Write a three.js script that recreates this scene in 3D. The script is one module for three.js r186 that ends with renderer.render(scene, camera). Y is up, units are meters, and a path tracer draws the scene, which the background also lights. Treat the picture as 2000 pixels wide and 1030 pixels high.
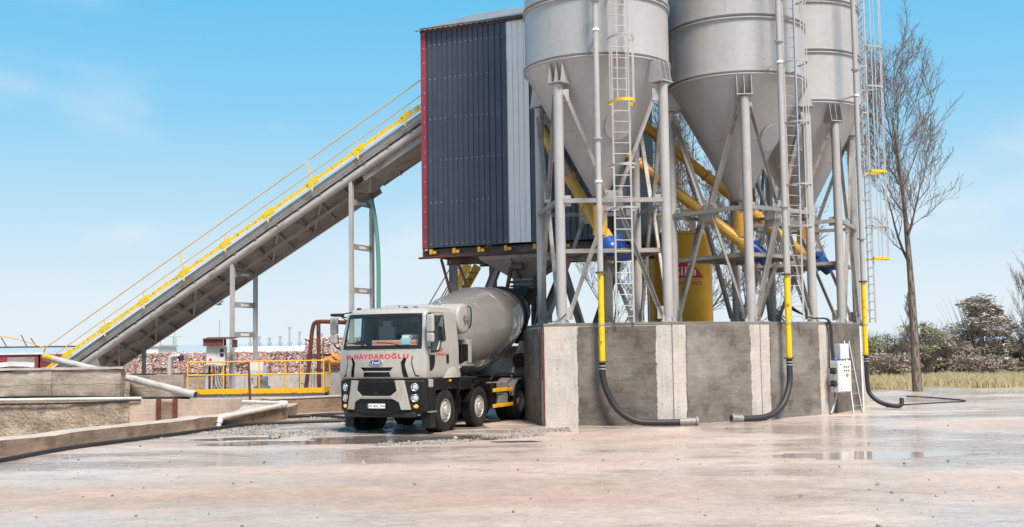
import * as THREE from 'three';
import { mergeGeometries } from 'three/addons/utils/BufferGeometryUtils.js';
import { RoundedBoxGeometry } from 'three/addons/geometries/RoundedBoxGeometry.js';
import { Brush, Evaluator, SUBTRACTION } from 'three-bvh-csg';

// ---------- camera, sky, sun, exposure ----------
const scene = new THREE.Scene();
const camera = new THREE.PerspectiveCamera(2 * Math.atan(515 / 2225) * 180 / Math.PI, 1024 / 527, 0.1, 4000);
camera.position.set(0, 2.07, 0);
camera.rotation.set(Math.atan(165.5 / 2225), 0, -0.0147, 'YXZ');
const renderer = new THREE.WebGLRenderer();
renderer.toneMapping = THREE.LinearToneMapping;
renderer.toneMappingExposure = 1.72;
renderer.shadowMap.enabled = true;
const sun = new THREE.DirectionalLight(new THREE.Color().setRGB(1, 0.9, 0.8), 4.0);
const sunDir = new THREE.Vector3(0.25, 0.84, 0.52).normalize();
sun.position.copy(sunDir).multiplyScalar(120).add(new THREE.Vector3(0, 0, -36));
sun.target.position.set(0, 0, -36);
sun.castShadow = true; sun.shadow.radius = 34; sun.shadow.mapSize.set(2048, 2048);
Object.assign(sun.shadow.camera, { left: -45, right: 45, top: 45, bottom: -45, near: 1, far: 260 });
scene.add(sun, sun.target);

// seeded noise
function rng(seed) { let a = seed >>> 0; return () => { a = (a + 0x6D2B79F5) | 0; let t = Math.imul(a ^ (a >>> 15), 1 | a); t = (t + Math.imul(t ^ (t >>> 7), 61 | t)) ^ t; return ((t ^ (t >>> 14)) >>> 0) / 4294967296; }; }
function hash(x, y, s) { let h = Math.imul(x, 374761393) + Math.imul(y, 668265263) + Math.imul(s, 2147483647 ^ 0x5bd1e995); h = Math.imul(h ^ (h >>> 13), 1274126177); return ((h ^ (h >>> 16)) >>> 0) / 4294967296; }
const mod = (a, n) => ((a % n) + n) % n;
function vnoise(x, y, px, py, s) { // periodic value noise 0..1
  const xi = Math.floor(x), yi = Math.floor(y); let fx = x - xi, fy = y - yi; fx = fx * fx * (3 - 2 * fx); fy = fy * fy * (3 - 2 * fy);
  const x0 = mod(xi, px), x1 = mod(xi + 1, px), y0 = mod(yi, py), y1 = mod(yi + 1, py);
  const a = hash(x0, y0, s), b = hash(x1, y0, s), c = hash(x0, y1, s), d = hash(x1, y1, s);
  return a + (b - a) * fx + (c - a) * fy + (a - b - c + d) * fx * fy;
}
function fbm(x, y, px, py, s, oct = 5, gain = 0.5) { let v = 0, a = 1, n = 0; for (let i = 0; i < oct; i++) { v += a * vnoise(x, y, px, py, s + i * 17); n += a; a *= gain; x *= 2; y *= 2; px *= 2; py *= 2; } return v / n; }
const big = 1 << 20;
const noise = (x, y, s = 1, oct = 4) => fbm(x, y, big, big, s, oct);
const lerp = (a, b, t) => a + (b - a) * t, clamp = (v, a = 0, b = 1) => Math.min(b, Math.max(a, v)), sstep = (a, b, v) => { const t = clamp((v - a) / (b - a)); return t * t * (3 - 2 * t); };
const s2l = (c) => { c /= 255; return c <= 0.04045 ? c / 12.92 : Math.pow((c + 0.055) / 1.055, 2.4); };

{ // the sky: blue air paling to the horizon with thin high cloud
  const W = 1024, H = 512, data = new Float32Array(W * H * 4);
  const ramp = [[-90, [196, 200, 200]], [-1, [214, 226, 232]], [0, [226, 236, 242]], [3, [217, 233, 243]], [7, [184, 221, 242]], [12, [138, 204, 240]], [18, [104, 191, 236]], [30, [98, 184, 230]], [55, [86, 172, 222]], [90, [78, 160, 214]]];
  for (let j = 0; j < H; j++) {
    const el = -90 + 180 * (j + 0.5) / H;
    let k = 0; while (k < ramp.length - 2 && ramp[k + 1][0] < el) k++;
    const t = clamp((el - ramp[k][0]) / (ramp[k + 1][0] - ramp[k][0]));
    for (let i = 0; i < W; i++) {
      const az = 2 * Math.PI * i / W, e = el * Math.PI / 180;
      const x = Math.cos(e) * Math.cos(az), y = Math.sin(e), z = Math.cos(e) * Math.sin(az);
      const q = 1 / (Math.max(y, 0) + 0.16);
      const c1 = fbm(x * q * 1.1 + 40, z * q * 0.8 + 40, big, big, 5, 5), c2 = fbm(x * q * 3.1 + 90, z * q * 2.2 + 30, big, big, 9, 4);
      const c3 = fbm(x * q * 1.6 + z * q * 2.2 + 60, z * q * 1.2 - x * q * 0.5 + 80, big, big, 13, 6, 0.58); const cl = (0.42 * sstep(0.5, 0.8, c1 * 0.7 + c2 * 0.3) + 0.27 * sstep(0.54, 0.76, c3) * sstep(0.4, 0.6, c2)) * sstep(-1, 6, el);
      for (let c = 0; c < 3; c++) {
        const base = lerp(s2l(ramp[k][1][c]), s2l(ramp[k + 1][1][c]), t);
        data[(j * W + i) * 4 + c] = lerp(base, [0.87, 0.9, 0.93][c], cl) * 0.61;
      }
      data[(j * W + i) * 4 + 3] = 1;
    }
  }
  const sky = new THREE.DataTexture(data, W, H, THREE.RGBAFormat, THREE.FloatType);
  sky.mapping = THREE.EquirectangularReflectionMapping; sky.minFilter = sky.magFilter = THREE.LinearFilter; sky.wrapS = THREE.RepeatWrapping; sky.needsUpdate = true;
  scene.background = sky; scene.environment = sky;
}

// ---------- helpers ----------
const V = (x, y, d) => new THREE.Vector3(x, y, -d);            // x right, y up, d metres ahead of the camera
const taken = new Map();
function numbered(name) { const n = taken.get(name) || 0; taken.set(name, n + 1); return n ? name + '_' + String(n).padStart(3, '0') : name; }
function thing(name, label, category, base = V(0, 0, 0), group) {
  const o = new THREE.Group(); o.name = numbered(name); o.position.copy(base); o.userData = { label, category };
  if (group) o.userData.group = group;
  scene.add(o); return o;
}
function part(name, parent) { const o = new THREE.Group(); o.name = name; parent.add(o); return o; }
function rootOf(o) { while (o.parent && o.parent !== scene) o = o.parent; return o; }
function clean(g) {
  if (g.index) g = g.toNonIndexed();
  if (!g.attributes.normal) g.computeVertexNormals();
  for (const k of Object.keys(g.attributes)) if (!['position', 'normal', 'uv', 'color'].includes(k)) g.deleteAttribute(k);
  g.morphAttributes = {}; g.clearGroups(); return g;
}
function metreUV(g) { // uv in metres, from the side each face looks to
  const p = g.attributes.position, n = g.attributes.normal, uv = new Float32Array(p.count * 2);
  for (let i = 0; i < p.count; i++) {
    const ax = Math.abs(n.getX(i)), ay = Math.abs(n.getY(i)), az = Math.abs(n.getZ(i));
    if (ay > ax && ay > az) { uv[2 * i] = p.getX(i); uv[2 * i + 1] = p.getZ(i); } else { uv[2 * i] = ax > az ? p.getZ(i) + 3.7 : p.getX(i); uv[2 * i + 1] = p.getY(i); }
  }
  g.setAttribute('uv', new THREE.BufferAttribute(uv, 2));
}
function geoOf(geos, keepUV) {
  const list = (Array.isArray(geos) ? geos.flat(3) : [geos]).map(clean);
  const col = list.some((g) => g.attributes.color);
  for (const g of list) {
    if (!g.attributes.uv) g.setAttribute('uv', new THREE.BufferAttribute(new Float32Array(g.attributes.position.count * 2), 2));
    if (!col && g.attributes.color) g.deleteAttribute('color');
  }
  const g = list.length > 1 ? mergeGeometries(list) : list[0];
  if (!keepUV) metreUV(g);
  return g;
}
function mesh(name, geos, mat, parent, keepUV) {
  const g = geoOf(geos, keepUV);
  const root = parent ? rootOf(parent) : null;
  if (root && root.parent === scene && !root.userData.own) g.translate(-root.position.x, -root.position.y, -root.position.z);
  const m = new THREE.Mesh(g, mat); m.name = name; m.castShadow = m.receiveShadow = true;
  if (parent) parent.add(m);
  return m;
}
function single(name, label, category, geos, mat, base = V(0, 0, 0), group) { // a thing that is one mesh
  const g = geoOf(geos); g.translate(-base.x, -base.y, -base.z);
  const m = new THREE.Mesh(g, mat); m.name = numbered(name); m.position.copy(base); m.castShadow = m.receiveShadow = true;
  m.userData = { label, category }; if (group) m.userData.group = group; scene.add(m); return m;
}
function structure(name, geos, mat, keepUV) { const m = mesh(numbered(name), geos, mat, null, keepUV); m.userData.kind = 'structure'; scene.add(m); return m; }
const UP = new THREE.Vector3(0, 1, 0);
function orient(g, a, b, up = UP) {
  const z = b.clone().sub(a).normalize(); let u = up; if (Math.abs(z.dot(u)) > 0.999) u = Math.abs(z.y) > 0.9 ? new THREE.Vector3(0, 0, 1) : UP;
  const x = u.clone().cross(z).normalize(), y = z.clone().cross(x);
  const m = new THREE.Matrix4().makeBasis(x, y, z); m.setPosition(a.clone().add(b).multiplyScalar(0.5));
  return g.applyMatrix4(m);
}
const bar = (a, b, w, h, up) => orient(new THREE.BoxGeometry(w, h, a.distanceTo(b)), a, b, up);
const rbar = (a, b, w, h, r, up) => orient(new RoundedBoxGeometry(w, h, a.distanceTo(b), 2, r), a, b, up);
const angle = (a, b, s = 0.09, t = 0.012, up) => { const L = a.distanceTo(b); return [orient(new THREE.BoxGeometry(s, t, L).translate(0, -s / 2 + t / 2, 0), a, b, up), orient(new THREE.BoxGeometry(t, s - t, L).translate(-s / 2 + t / 2, t / 2, 0), a, b, up)]; };
const hbeam = (a, b, w, h, t = 0.016, up) => { const L = a.distanceTo(b); return [orient(new THREE.BoxGeometry(w, t, L).translate(0, h / 2 - t / 2, 0), a, b, up), orient(new THREE.BoxGeometry(w, t, L).translate(0, -h / 2 + t / 2, 0), a, b, up), orient(new THREE.BoxGeometry(t, h - 2 * t, L), a, b, up)]; };
const tube = (a, b, r, seg = 12, r2 = r) => orient(new THREE.CylinderGeometry(r2, r, a.distanceTo(b), seg).rotateX(Math.PI / 2), a, b);
const path = (pts, r, seg = 8, n = 0, tension = 0.5) => new THREE.TubeGeometry(new THREE.CatmullRomCurve3(pts, false, 'centripetal', tension), n || pts.length * 8, r, seg, false);
const box = (x, y, d, w, h, dep) => new THREE.BoxGeometry(w, h, dep).translate(x, y, -d);
const rbox = (x, y, d, w, h, dep, r = 0.02) => new RoundedBoxGeometry(w, h, dep, 2, r).translate(x, y, -d);
const rotAbout = (g, x, d, a) => g.translate(-x, 0, d).rotateY(a).translate(x, 0, -d);
const ringAt = (c, r, t, seg = 40, y = 0) => new THREE.TorusGeometry(r, t, 8, seg).rotateX(Math.PI / 2).translate(c.x, y, c.z);

// ---------- textures (grain, grime and print only) ----------
function tex(size, metres, fn, srgb = true, size2 = size) {
  const d = new Uint8Array(size * size2 * 4);
  for (let j = 0; j < size2; j++) for (let i = 0; i < size; i++) { const c = fn(i / size, j / size2, i, j), k = (j * size + i) * 4; const v = Array.isArray(c) ? c : [c, c, c]; d[k] = clamp(v[0]) * 255; d[k + 1] = clamp(v[1]) * 255; d[k + 2] = clamp(v[2]) * 255; d[k + 3] = 255; }
  const t = new THREE.DataTexture(d, size, size2); t.wrapS = t.wrapT = THREE.RepeatWrapping; t.magFilter = THREE.LinearFilter; t.minFilter = THREE.LinearMipmapLinearFilter; t.generateMipmaps = true;
  if (srgb) t.colorSpace = THREE.SRGBColorSpace; t.repeat.set(1 / metres, 1 / (metres * size2 / size)); t.needsUpdate = true; return t;
}
const pf = (u, v, p, s, o = 5, g = 0.5) => fbm(u * p, v * p, p, p, s, o, g);
const T = {};
T.grime = tex(512, 3.1, (u, v) => { const a = pf(u, v, 4, 3), b = fbm(u * 40, v * 3, 40, 3, 8, 4), c = pf(u, v, 32, 12, 3); const k = 0.9 + 0.11 * (a - 0.5) + 0.045 * (b - 0.5) + 0.05 * (c - 0.5); const r = sstep(0.66, 0.8, a * 0.6 + b * 0.4); return [k - 0.05 * r, k - 0.09 * r, k - 0.13 * r]; });
T.dirty = tex(512, 1.9, (u, v) => { const a = pf(u, v, 5, 21), c = pf(u, v, 24, 22, 4); const r = sstep(0.5, 0.72, a * 0.55 + c * 0.45), k = 0.96 + 0.14 * (c - 0.5); return [k - 0.15 * r, k - 0.2 * r, k - 0.26 * r]; });
T.silo = tex(1024, 6.3, (u, v) => { const a = pf(u, v, 5, 131, 5), b = fbm(u * 70, v * 2, 70, 2, 133, 3), c = pf(u, v, 60, 137, 3), e = fbm(u * 26, v * 3, 26, 3, 139, 4), p = pf(u, v, 34, 141, 3); const run = sstep(0.66, 0.8, b) * sstep(0.42, 0.6, a), k = 0.92 + 0.1 * (a - 0.5) + 0.04 * (e - 0.5) + 0.05 * (c - 0.5) - 0.06 * run - (p > 0.8 ? 0.5 * (p - 0.8) : 0); return [k, k - 0.022 * run, k - 0.045 * run]; });
T.dust = tex(512, 1.4, (u, v) => { const a = pf(u, v, 5, 151, 6, 0.6), c = pf(u, v, 40, 153, 3), s = fbm(u * 30, v * 4, 30, 4, 157, 4); const k = 0.3 + 0.55 * sstep(0.46, 0.72, a * 0.55 + c * 0.2 + s * 0.25) + 0.12 * (c - 0.5); return [k, k * 0.95, k * 0.88]; });
T.concrete = tex(1024, 2.7, (u, v) => { // trowelled render: blotches, pits, horizontal float marks
  const a = pf(u, v, 4, 31, 6, 0.55), b = fbm(u * 6, v * 34, 6, 34, 33, 4), c = pf(u, v, 90, 37, 3), p = pf(u, v, 22, 41, 3);
  const e = pf(u, v, 9, 43, 5, 0.6); let k = 0.8 + 0.46 * (a - 0.5) + 0.12 * (b - 0.5) + 0.13 * (c - 0.5) - 0.12 * sstep(0.5, 0.78, e); if (p > 0.78) k -= 0.9 * (p - 0.78);
  const w = sstep(0.52, 0.72, a); return [k, k - 0.012 + 0.014 * w, k - 0.03 + 0.03 * w]; });
T.pale = tex(1024, 2.3, (u, v) => { const a = pf(u, v, 4, 51, 6, 0.55), b = fbm(u * 40, v * 5, 40, 5, 53, 4), c = pf(u, v, 80, 57, 3), p = pf(u, v, 26, 59, 3); let k = 0.88 + 0.22 * (a - 0.5) + 0.12 * (b - 0.5) + 0.1 * (c - 0.5); if (p > 0.76) k -= 1.3 * (p - 0.76); const st = sstep(0.56, 0.75, a * 0.6 + b * 0.4) * 0.12; return [k - st * 0.7, k - st, k - st * 1.3]; });
T.concreteBump = tex(512, 1.7, (u, v) => 0.5 + 0.5 * (pf(u, v, 8, 61, 6, 0.6) - 0.5) + 0.5 * (fbm(u * 5, v * 28, 5, 28, 63, 3) - 0.5) - (pf(u, v, 30, 65, 3) > 0.74 ? 0.3 : 0), false);
T.roughRock = tex(512, 1.5, (u, v) => 0.5 + 1.3 * (pf(u, v, 18, 71, 5, 0.6) - 0.5), false);
T.rust = tex(512, 1.3, (u, v) => { const a = pf(u, v, 8, 81, 6, 0.6), c = pf(u, v, 60, 83, 3); const k = 0.75 + 0.5 * (a - 0.5) + 0.3 * (c - 0.5); return [k, k * 0.93, k * 0.9]; });
T.bark = tex(512, 1.0, (u, v) => { const a = fbm(u * 30, v * 5, 30, 5, 91, 5), b = pf(u, v, 6, 93); const k = 0.7 + 0.8 * (a - 0.5) + 0.3 * (b - 0.5); return [k, k * 0.97, k * 0.92]; });
T.chip = tex(512, 1.7, (u, v) => { const a = pf(u, v, 14, 101, 5, 0.6), b = pf(u, v, 3, 103); const r = sstep(0.66, 0.7, a), k = 0.95 + 0.08 * (b - 0.5); return [k - 0.3 * r, k - 0.36 * r, k - 0.4 * r]; });

// ---------- materials ----------
const lin = (r, g, b) => new THREE.Color().setRGB(r, g, b);
const mat = (c, roughness = 0.6, metalness = 0, o = {}) => new THREE.MeshStandardMaterial({ color: c, roughness, metalness, ...o });
const phys = (c, roughness, metalness, o) => new THREE.MeshPhysicalMaterial({ color: c, roughness, metalness, ...o });
const M = {
  silo: mat(lin(0.5, 0.48, 0.468), 0.42, 0.12, { map: T.silo }),
  leg: mat(lin(0.52, 0.488, 0.465), 0.4, 0.1, { map: T.grime }),
  brace: mat(lin(0.35, 0.322, 0.302), 0.6, 0.1, { map: T.dirty }),
  galv: mat(lin(0.55, 0.55, 0.55), 0.42, 0.5, { map: T.grime }),
  aluminium: mat(lin(0.3, 0.29, 0.28), 0.5, 0.5),
  steelDark: mat(lin(0.2, 0.175, 0.16), 0.6, 0.2, { map: T.rust }),
  steelGrey: mat(lin(0.3, 0.275, 0.255), 0.55, 0.2, { map: T.dirty }),
  convey: mat(lin(0.36, 0.33, 0.31), 0.55, 0.2, { map: T.dirty }),
  conveyPipe: mat(lin(0.47, 0.44, 0.42), 0.5, 0.1, { map: T.dirty }),
  rust: mat(lin(0.2, 0.07, 0.045), 0.8, 0.1, { map: T.rust }),
  redBrown: mat(lin(0.23, 0.07, 0.055), 0.65, 0, { map: T.rust }),
  yellow: mat(lin(0.85, 0.45, 0.01), 0.45, 0, { map: T.chip }),
  yellowRail: mat(lin(0.8, 0.4, 0.012), 0.45),
  yellowPaint: mat(lin(0.86, 0.56, 0.0), 0.4, 0, { map: T.chip }),
  screwYellow: mat(lin(0.74, 0.4, 0.06), 0.4, 0, { map: T.dirty }),
  tankYellow: phys(lin(0.88, 0.46, 0.01), 0.4, 0, { map: T.grime }),
  blueClad: mat(lin(0.074, 0.08, 0.108), 0.42, 0.1, { map: T.grime }),
  blueCladB: mat(lin(0.077, 0.083, 0.111), 0.44, 0.1, { map: T.grime }),
  redTrim: mat(lin(0.34, 0.045, 0.06), 0.45, 0, { map: T.grime }),
  roofGrey: mat(lin(0.26, 0.27, 0.29), 0.5, 0.3, { map: T.dirty }),
  polycarb: phys(lin(1, 0.94, 0.93), 0.45, 0, { transmission: 0.3, thickness: 0, ior: 1.5, side: THREE.DoubleSide }),
  motorBlue: phys(lin(0.01, 0.075, 0.33), 0.35, 0, { clearcoat: 0.4, clearcoatRoughness: 0.3 }),
  rubber: mat(lin(0.022, 0.022, 0.024), 0.55, 0, { map: T.dirty }),
  cable: mat(lin(0.015, 0.015, 0.017), 0.5),
  cableBlue: mat(lin(0.02, 0.06, 0.2), 0.5),
  greenHose: phys(lin(0.16, 0.42, 0.33), 0.4, 0, { transmission: 0.25, thickness: 0 }),
  panelDark: mat(lin(0.225, 0.197, 0.176), 0.92, 0, { map: T.concrete, bumpMap: T.concreteBump, bumpScale: 0.012 }),
  panelMid: mat(lin(0.295, 0.262, 0.238), 0.92, 0, { map: T.concrete, bumpMap: T.concreteBump, bumpScale: 0.012 }),
  colPale: mat(lin(0.62, 0.56, 0.5), 0.9, 0, { map: T.pale, bumpMap: T.concreteBump, bumpScale: 0.006 }),
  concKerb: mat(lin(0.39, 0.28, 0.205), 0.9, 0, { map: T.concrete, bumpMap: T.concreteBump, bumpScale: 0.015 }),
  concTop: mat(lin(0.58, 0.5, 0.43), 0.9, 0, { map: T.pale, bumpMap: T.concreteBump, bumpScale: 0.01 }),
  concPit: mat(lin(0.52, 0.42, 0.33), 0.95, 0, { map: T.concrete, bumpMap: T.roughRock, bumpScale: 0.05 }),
  concPink: mat(lin(0.56, 0.43, 0.34), 0.92, 0, { map: T.pale, bumpMap: T.concreteBump, bumpScale: 0.012 }),
  concWall: mat(lin(0.48, 0.405, 0.34), 0.92, 0, { map: T.concrete, bumpMap: T.concreteBump, bumpScale: 0.02 }),
  concWhite: mat(lin(0.6, 0.565, 0.53), 0.9, 0, { map: T.pale, bumpMap: T.concreteBump, bumpScale: 0.006 }),
  boxWhite: mat(lin(0.76, 0.75, 0.73), 0.4, 0, { map: T.grime }),
  pvcWhite: mat(lin(0.66, 0.61, 0.56), 0.45, 0, { map: T.dirty }),
  pvcGrey: mat(lin(0.5, 0.48, 0.46), 0.5, 0, { map: T.dirty }),
  greyBox: mat(lin(0.16, 0.18, 0.2), 0.5),
  black: mat(lin(0.018, 0.018, 0.02), 0.5),
  blackGloss: mat(lin(0.012, 0.012, 0.014), 0.25),
  red: mat(lin(0.6, 0.02, 0.02), 0.4),
  white: mat(lin(0.8, 0.8, 0.8), 0.4),
  bark: mat(lin(0.33, 0.285, 0.26), 0.95, 0, { map: T.bark, bumpMap: T.bark, bumpScale: 0.02 }),
  twig: mat(lin(0.2, 0.15, 0.13), 0.9),
};
// ---------- ground ----------
const PUD = [ // x, d, half length along x, half length along d
  [-4.95, 26.2, 2.3, 0.95], [-2.9, 27.2, 2.6, 1.4], [-0.95, 26.6, 1.0, 0.55], [6.2, 21.5, 2.3, 0.75], [0.0, 25.7, 0.6, 0.35], [-6.6, 27.6, 1.2, 0.6], [-1.5, 30.5, 1.0, 1.2],
];
const inPit = (x, d) => { const k = (d - 23.57) / (34.55 - 23.57); const edge = -10.75 + 3.3 * Math.min(k, 1); return d < 38.6 && d > 5 ? sstep(0.0, 0.3, edge - x) * sstep(38.6, 38.45, d) : 0; };
function puddle(x, d) { let p = 0; for (const [px, pd, rx, rd] of PUD) { const e = Math.hypot((x - px) / rx, (d - pd) / rd) + 1.0 * (noise(x * 0.75 + 7, d * 1.5, 201, 4) - 0.5); p = Math.max(p, sstep(1.1, 0.62, e)); } return p; }
const wheelFlat = (x, d) => sstep(26, 28.4, d) * sstep(13, 9, Math.abs(x)) * sstep(46, 42, d);
function groundY(x, d) {
  const far = sstep(46, 70, d);
  let y = (0.016 * (noise(x * 0.5, d * 0.9, 211, 4) - 0.5) + 0.02 * (noise(x * 0.13, d * 0.2, 215, 2) - 0.5)) * (1 - 0.75 * wheelFlat(x, d));
  y -= 0.034 * puddle(x, d);
  y -= 1.0 * inPit(x, d);
  y += sstep(12, 15, x) * sstep(40, 47, d) * (0.1 + 0.12 * noise(x * 0.4, d * 0.4, 219, 3)) * (1 - far);
  return y;
}
// lug prints of lorry tyres swinging out of the loading bay
function track(x, d) { let t = 0; for (const [x0, k1, k2] of [[1.0, -0.13, 0.010], [3.05, -0.13, 0.010], [15.2, 0.3, 0.016], [17.3, 0.3, 0.016], [24.5, -0.42, 0.02], [26.5, -0.42, 0.02]]) { const q = 30 - d, cx = x0 + 20 + k1 * q * 4 - k2 * q * q * (x0 > 10 ? -1 : 1) - 0; const e = Math.abs(mod(x - cx + 26, 52) - 26); if (e < 0.24) { const lug = 0.5 + 0.5 * Math.sign(Math.sin(d * 26 + e * 16)); t = Math.max(t, sstep(0.24, 0.16, e) * (0.45 + 0.55 * lug) * sstep(0.36, 0.6, noise(x * 0.4, d * 0.35, 331, 3))); } } return t; }
const groundMap = tex(2048, 52, (u, v) => { // mud: pinkish beige with drier film, darker damp streaks along the wheel tracks, grit
  const x = u * 52, d = v * 52;
  const a = fbm(u * 7, v * 16, 7, 16, 301, 6, 0.55), b = fbm(u * 14, v * 44, 14, 44, 303, 6, 0.6), c = fbm(u * 420, v * 420, 420, 420, 305, 3, 0.7), e = fbm(u * 4, v * 5, 4, 5, 307, 4), h1 = hash(Math.floor(u * 2048), Math.floor(v * 2048), 41), h2 = fbm(u * 90, v * 90, 90, 90, 317, 4, 0.6);
  const wet = sstep(0.47, 0.66, a * 0.5 + b * 0.35 + e * 0.15), dry = sstep(0.48, 0.68, e * 0.5 + b * 0.5);
  let k = 0.9 + 0.13 * (c - 0.5) + 0.13 * (b - 0.5) + 0.09 * (h2 - 0.5) + 0.05 * (h1 - 0.5); k += 0.05 * dry; if (h1 > 0.992) k -= 0.3 * hash(Math.floor(u * 2048), 7, 3); const tr = track(x, d); k -= 0.1 * tr;
  return [k - 0.085 * wet, k * 0.955 - 0.12 * wet + 0.012 * dry, k * 0.92 - 0.145 * wet + 0.03 * dry];
});
const groundRough = tex(1024, 52, (u, v) => { const a = fbm(u * 7, v * 16, 7, 16, 301, 5, 0.55), b = fbm(u * 14, v * 44, 14, 44, 303, 4, 0.6), c = fbm(u * 120, v * 120, 120, 120, 309, 3); const g = clamp(0.43 + 1.35 * (a - 0.5) + 1.1 * (b - 0.5) + 0.4 * (c - 0.5), 0.1, 0.9); return [g, g, g]; }, false);
const groundBump = tex(512, 2.6, (u, v) => 0.5 + 0.9 * (pf(u, v, 16, 311, 5, 0.62) - 0.5), false);
{
  const xs = [], ds = [];
  for (let x = -2200; x < -60; x *= 0.72) xs.push(x);
  for (let x = -60; x < -20; x += 2) xs.push(x); for (let x = -20; x < 20; x += 0.13) xs.push(x); for (let x = 20; x < 60; x += 1) xs.push(x); for (let x = 60; x < 2300; x *= 1.4) xs.push(x);
  ds.push(-400, -120, -40, -10); for (let d = 0; d < 10; d += 1) ds.push(d); for (let d = 10; d < 40; d += 0.11) ds.push(d); for (let d = 40; d < 70; d += 0.4) ds.push(d); for (let d = 70; d < 3000; d *= 1.25) ds.push(d);
  const nx = xs.length, nd = ds.length, p = new Float32Array(nx * nd * 3), uv = new Float32Array(nx * nd * 2), col = new Float32Array(nx * nd * 3), idx = [];
  for (let j = 0; j < nd; j++) for (let i = 0; i < nx; i++) {
    const x = xs[i], d = ds[j], k = j * nx + i;
    p[3 * k] = x; p[3 * k + 1] = d > 8 && d < 75 && Math.abs(x) < 62 ? groundY(x, d) : 0; p[3 * k + 2] = -d; uv[2 * k] = x; uv[2 * k + 1] = d;
    const n1 = noise(x * 0.3, d * 0.35, 221, 4), field = sstep(46, 54, d + 5 * (n1 - 0.5)), scrub = x > 12.5 ? sstep(44.5, 49, d + 3 * (n1 - 0.5)) : field;
    const gravel = sstep(0.42, 0.6, noise(x * 0.9, d * 0.9, 223, 4)) * sstep(2.6, 1.0, Math.abs(x + 6.2 - (d - 33) * 0.3)) * sstep(24, 28, d);
    let c = [0.585, 0.513, 0.466];
    c = c.map((v, q) => lerp(v, [0.36, 0.33, 0.3][q], 0.7 * gravel));
    c = c.map((v, q) => lerp(v, n1 > 0.52 ? [0.42, 0.35, 0.22][q] : [0.36, 0.3, 0.2][q], scrub));
    for (let q = 0; q < 3; q++) col[3 * k + q] = c[q];
  }
  for (let j = 0; j < nd - 1; j++) for (let i = 0; i < nx - 1; i++) { const a = j * nx + i; idx.push(a, a + 1, a + nx, a + 1, a + nx + 1, a + nx); }
  const g = new THREE.BufferGeometry(); g.setAttribute('position', new THREE.BufferAttribute(p, 3)); g.setAttribute('uv', new THREE.BufferAttribute(uv, 2)); g.setAttribute('color', new THREE.BufferAttribute(col, 3)); g.setIndex(idx); g.computeVertexNormals();
  const m = new THREE.Mesh(g, new THREE.MeshStandardMaterial({ color: 0xffffff, vertexColors: true, map: groundMap, roughness: 0.8, roughnessMap: groundRough, bumpMap: groundBump, bumpScale: 0.02 }));
  m.name = 'ground'; m.receiveShadow = true; m.userData.kind = 'structure'; scene.add(m);
}
const waterMat = phys(lin(0.36, 0.3, 0.26), 0.07, 0, { ior: 1.33 });
PUD.forEach(([x, d, rx, rd]) => structure('puddle', new THREE.CylinderGeometry(1, 1, 0.004, 48).scale(rx * 1.9, 1, rd * 1.9).translate(x, -0.0165, -d), waterMat));
{ // loose gravel along the kerb, round the truck and thinly over the yard
  const r = rng(77), spots = [];
  while (spots.length < 13000) {
    const t = r(); let x, d;
    if (t < 0.6) { d = 27.6 + 9 * r(); x = -10.2 + (d - 23.57) * 0.302 + 0.25 + 4.6 * Math.pow(r(), 1.3); if (noise(x * 0.8, d * 0.8, 231, 3) < 0.4 + 0.3 * sstep(29.6, 27.6, d) + 0.14 * r()) continue; } else if (t < 0.93) { x = -3.2 + 4.6 * r(); d = 23.4 + 1.9 * r() + 0.95 * (x + 3.2); if (noise(x * 0.9, d * 0.9, 233, 3) < 0.42 + 0.2 * r()) continue; } else { x = -14 + 28 * r(); d = 12.5 + 16 * r(); if (r() < 0.75) continue; }
    if (puddle(x, d) > 0.5 && r() < 0.9) continue; if (inPit(x, d) > 0) continue;
    spots.push([x, d, 0.008 + 0.022 * Math.pow(r(), 2.2) + (r() < 0.004 ? 0.03 : 0)]);
  }
  const g = new THREE.IcosahedronGeometry(1, 0); const im = new THREE.InstancedMesh(g, mat(lin(1, 1, 1), 0.9), spots.length), m4 = new THREE.Matrix4(), q = new THREE.Quaternion(), c = new THREE.Color();
  spots.forEach(([x, d, s], i) => { q.setFromEuler(new THREE.Euler(r() * 6, r() * 6, r() * 6)); m4.compose(new THREE.Vector3(x, groundY(x, d) + s * 0.25, -d), q, new THREE.Vector3(s * (0.8 + 0.6 * r()), s * 0.7, s)); im.setMatrixAt(i, m4); const k = 0.1 + 0.3 * r(); im.setColorAt(i, c.setRGB(k, k * 0.9, k * 0.81)); });
  im.name = 'loose_gravel'; im.userData = { kind: 'stuff', label: 'loose grey gravel scattered over the muddy yard', category: 'gravel' }; im.castShadow = im.receiveShadow = true; scene.add(im);
}

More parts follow.
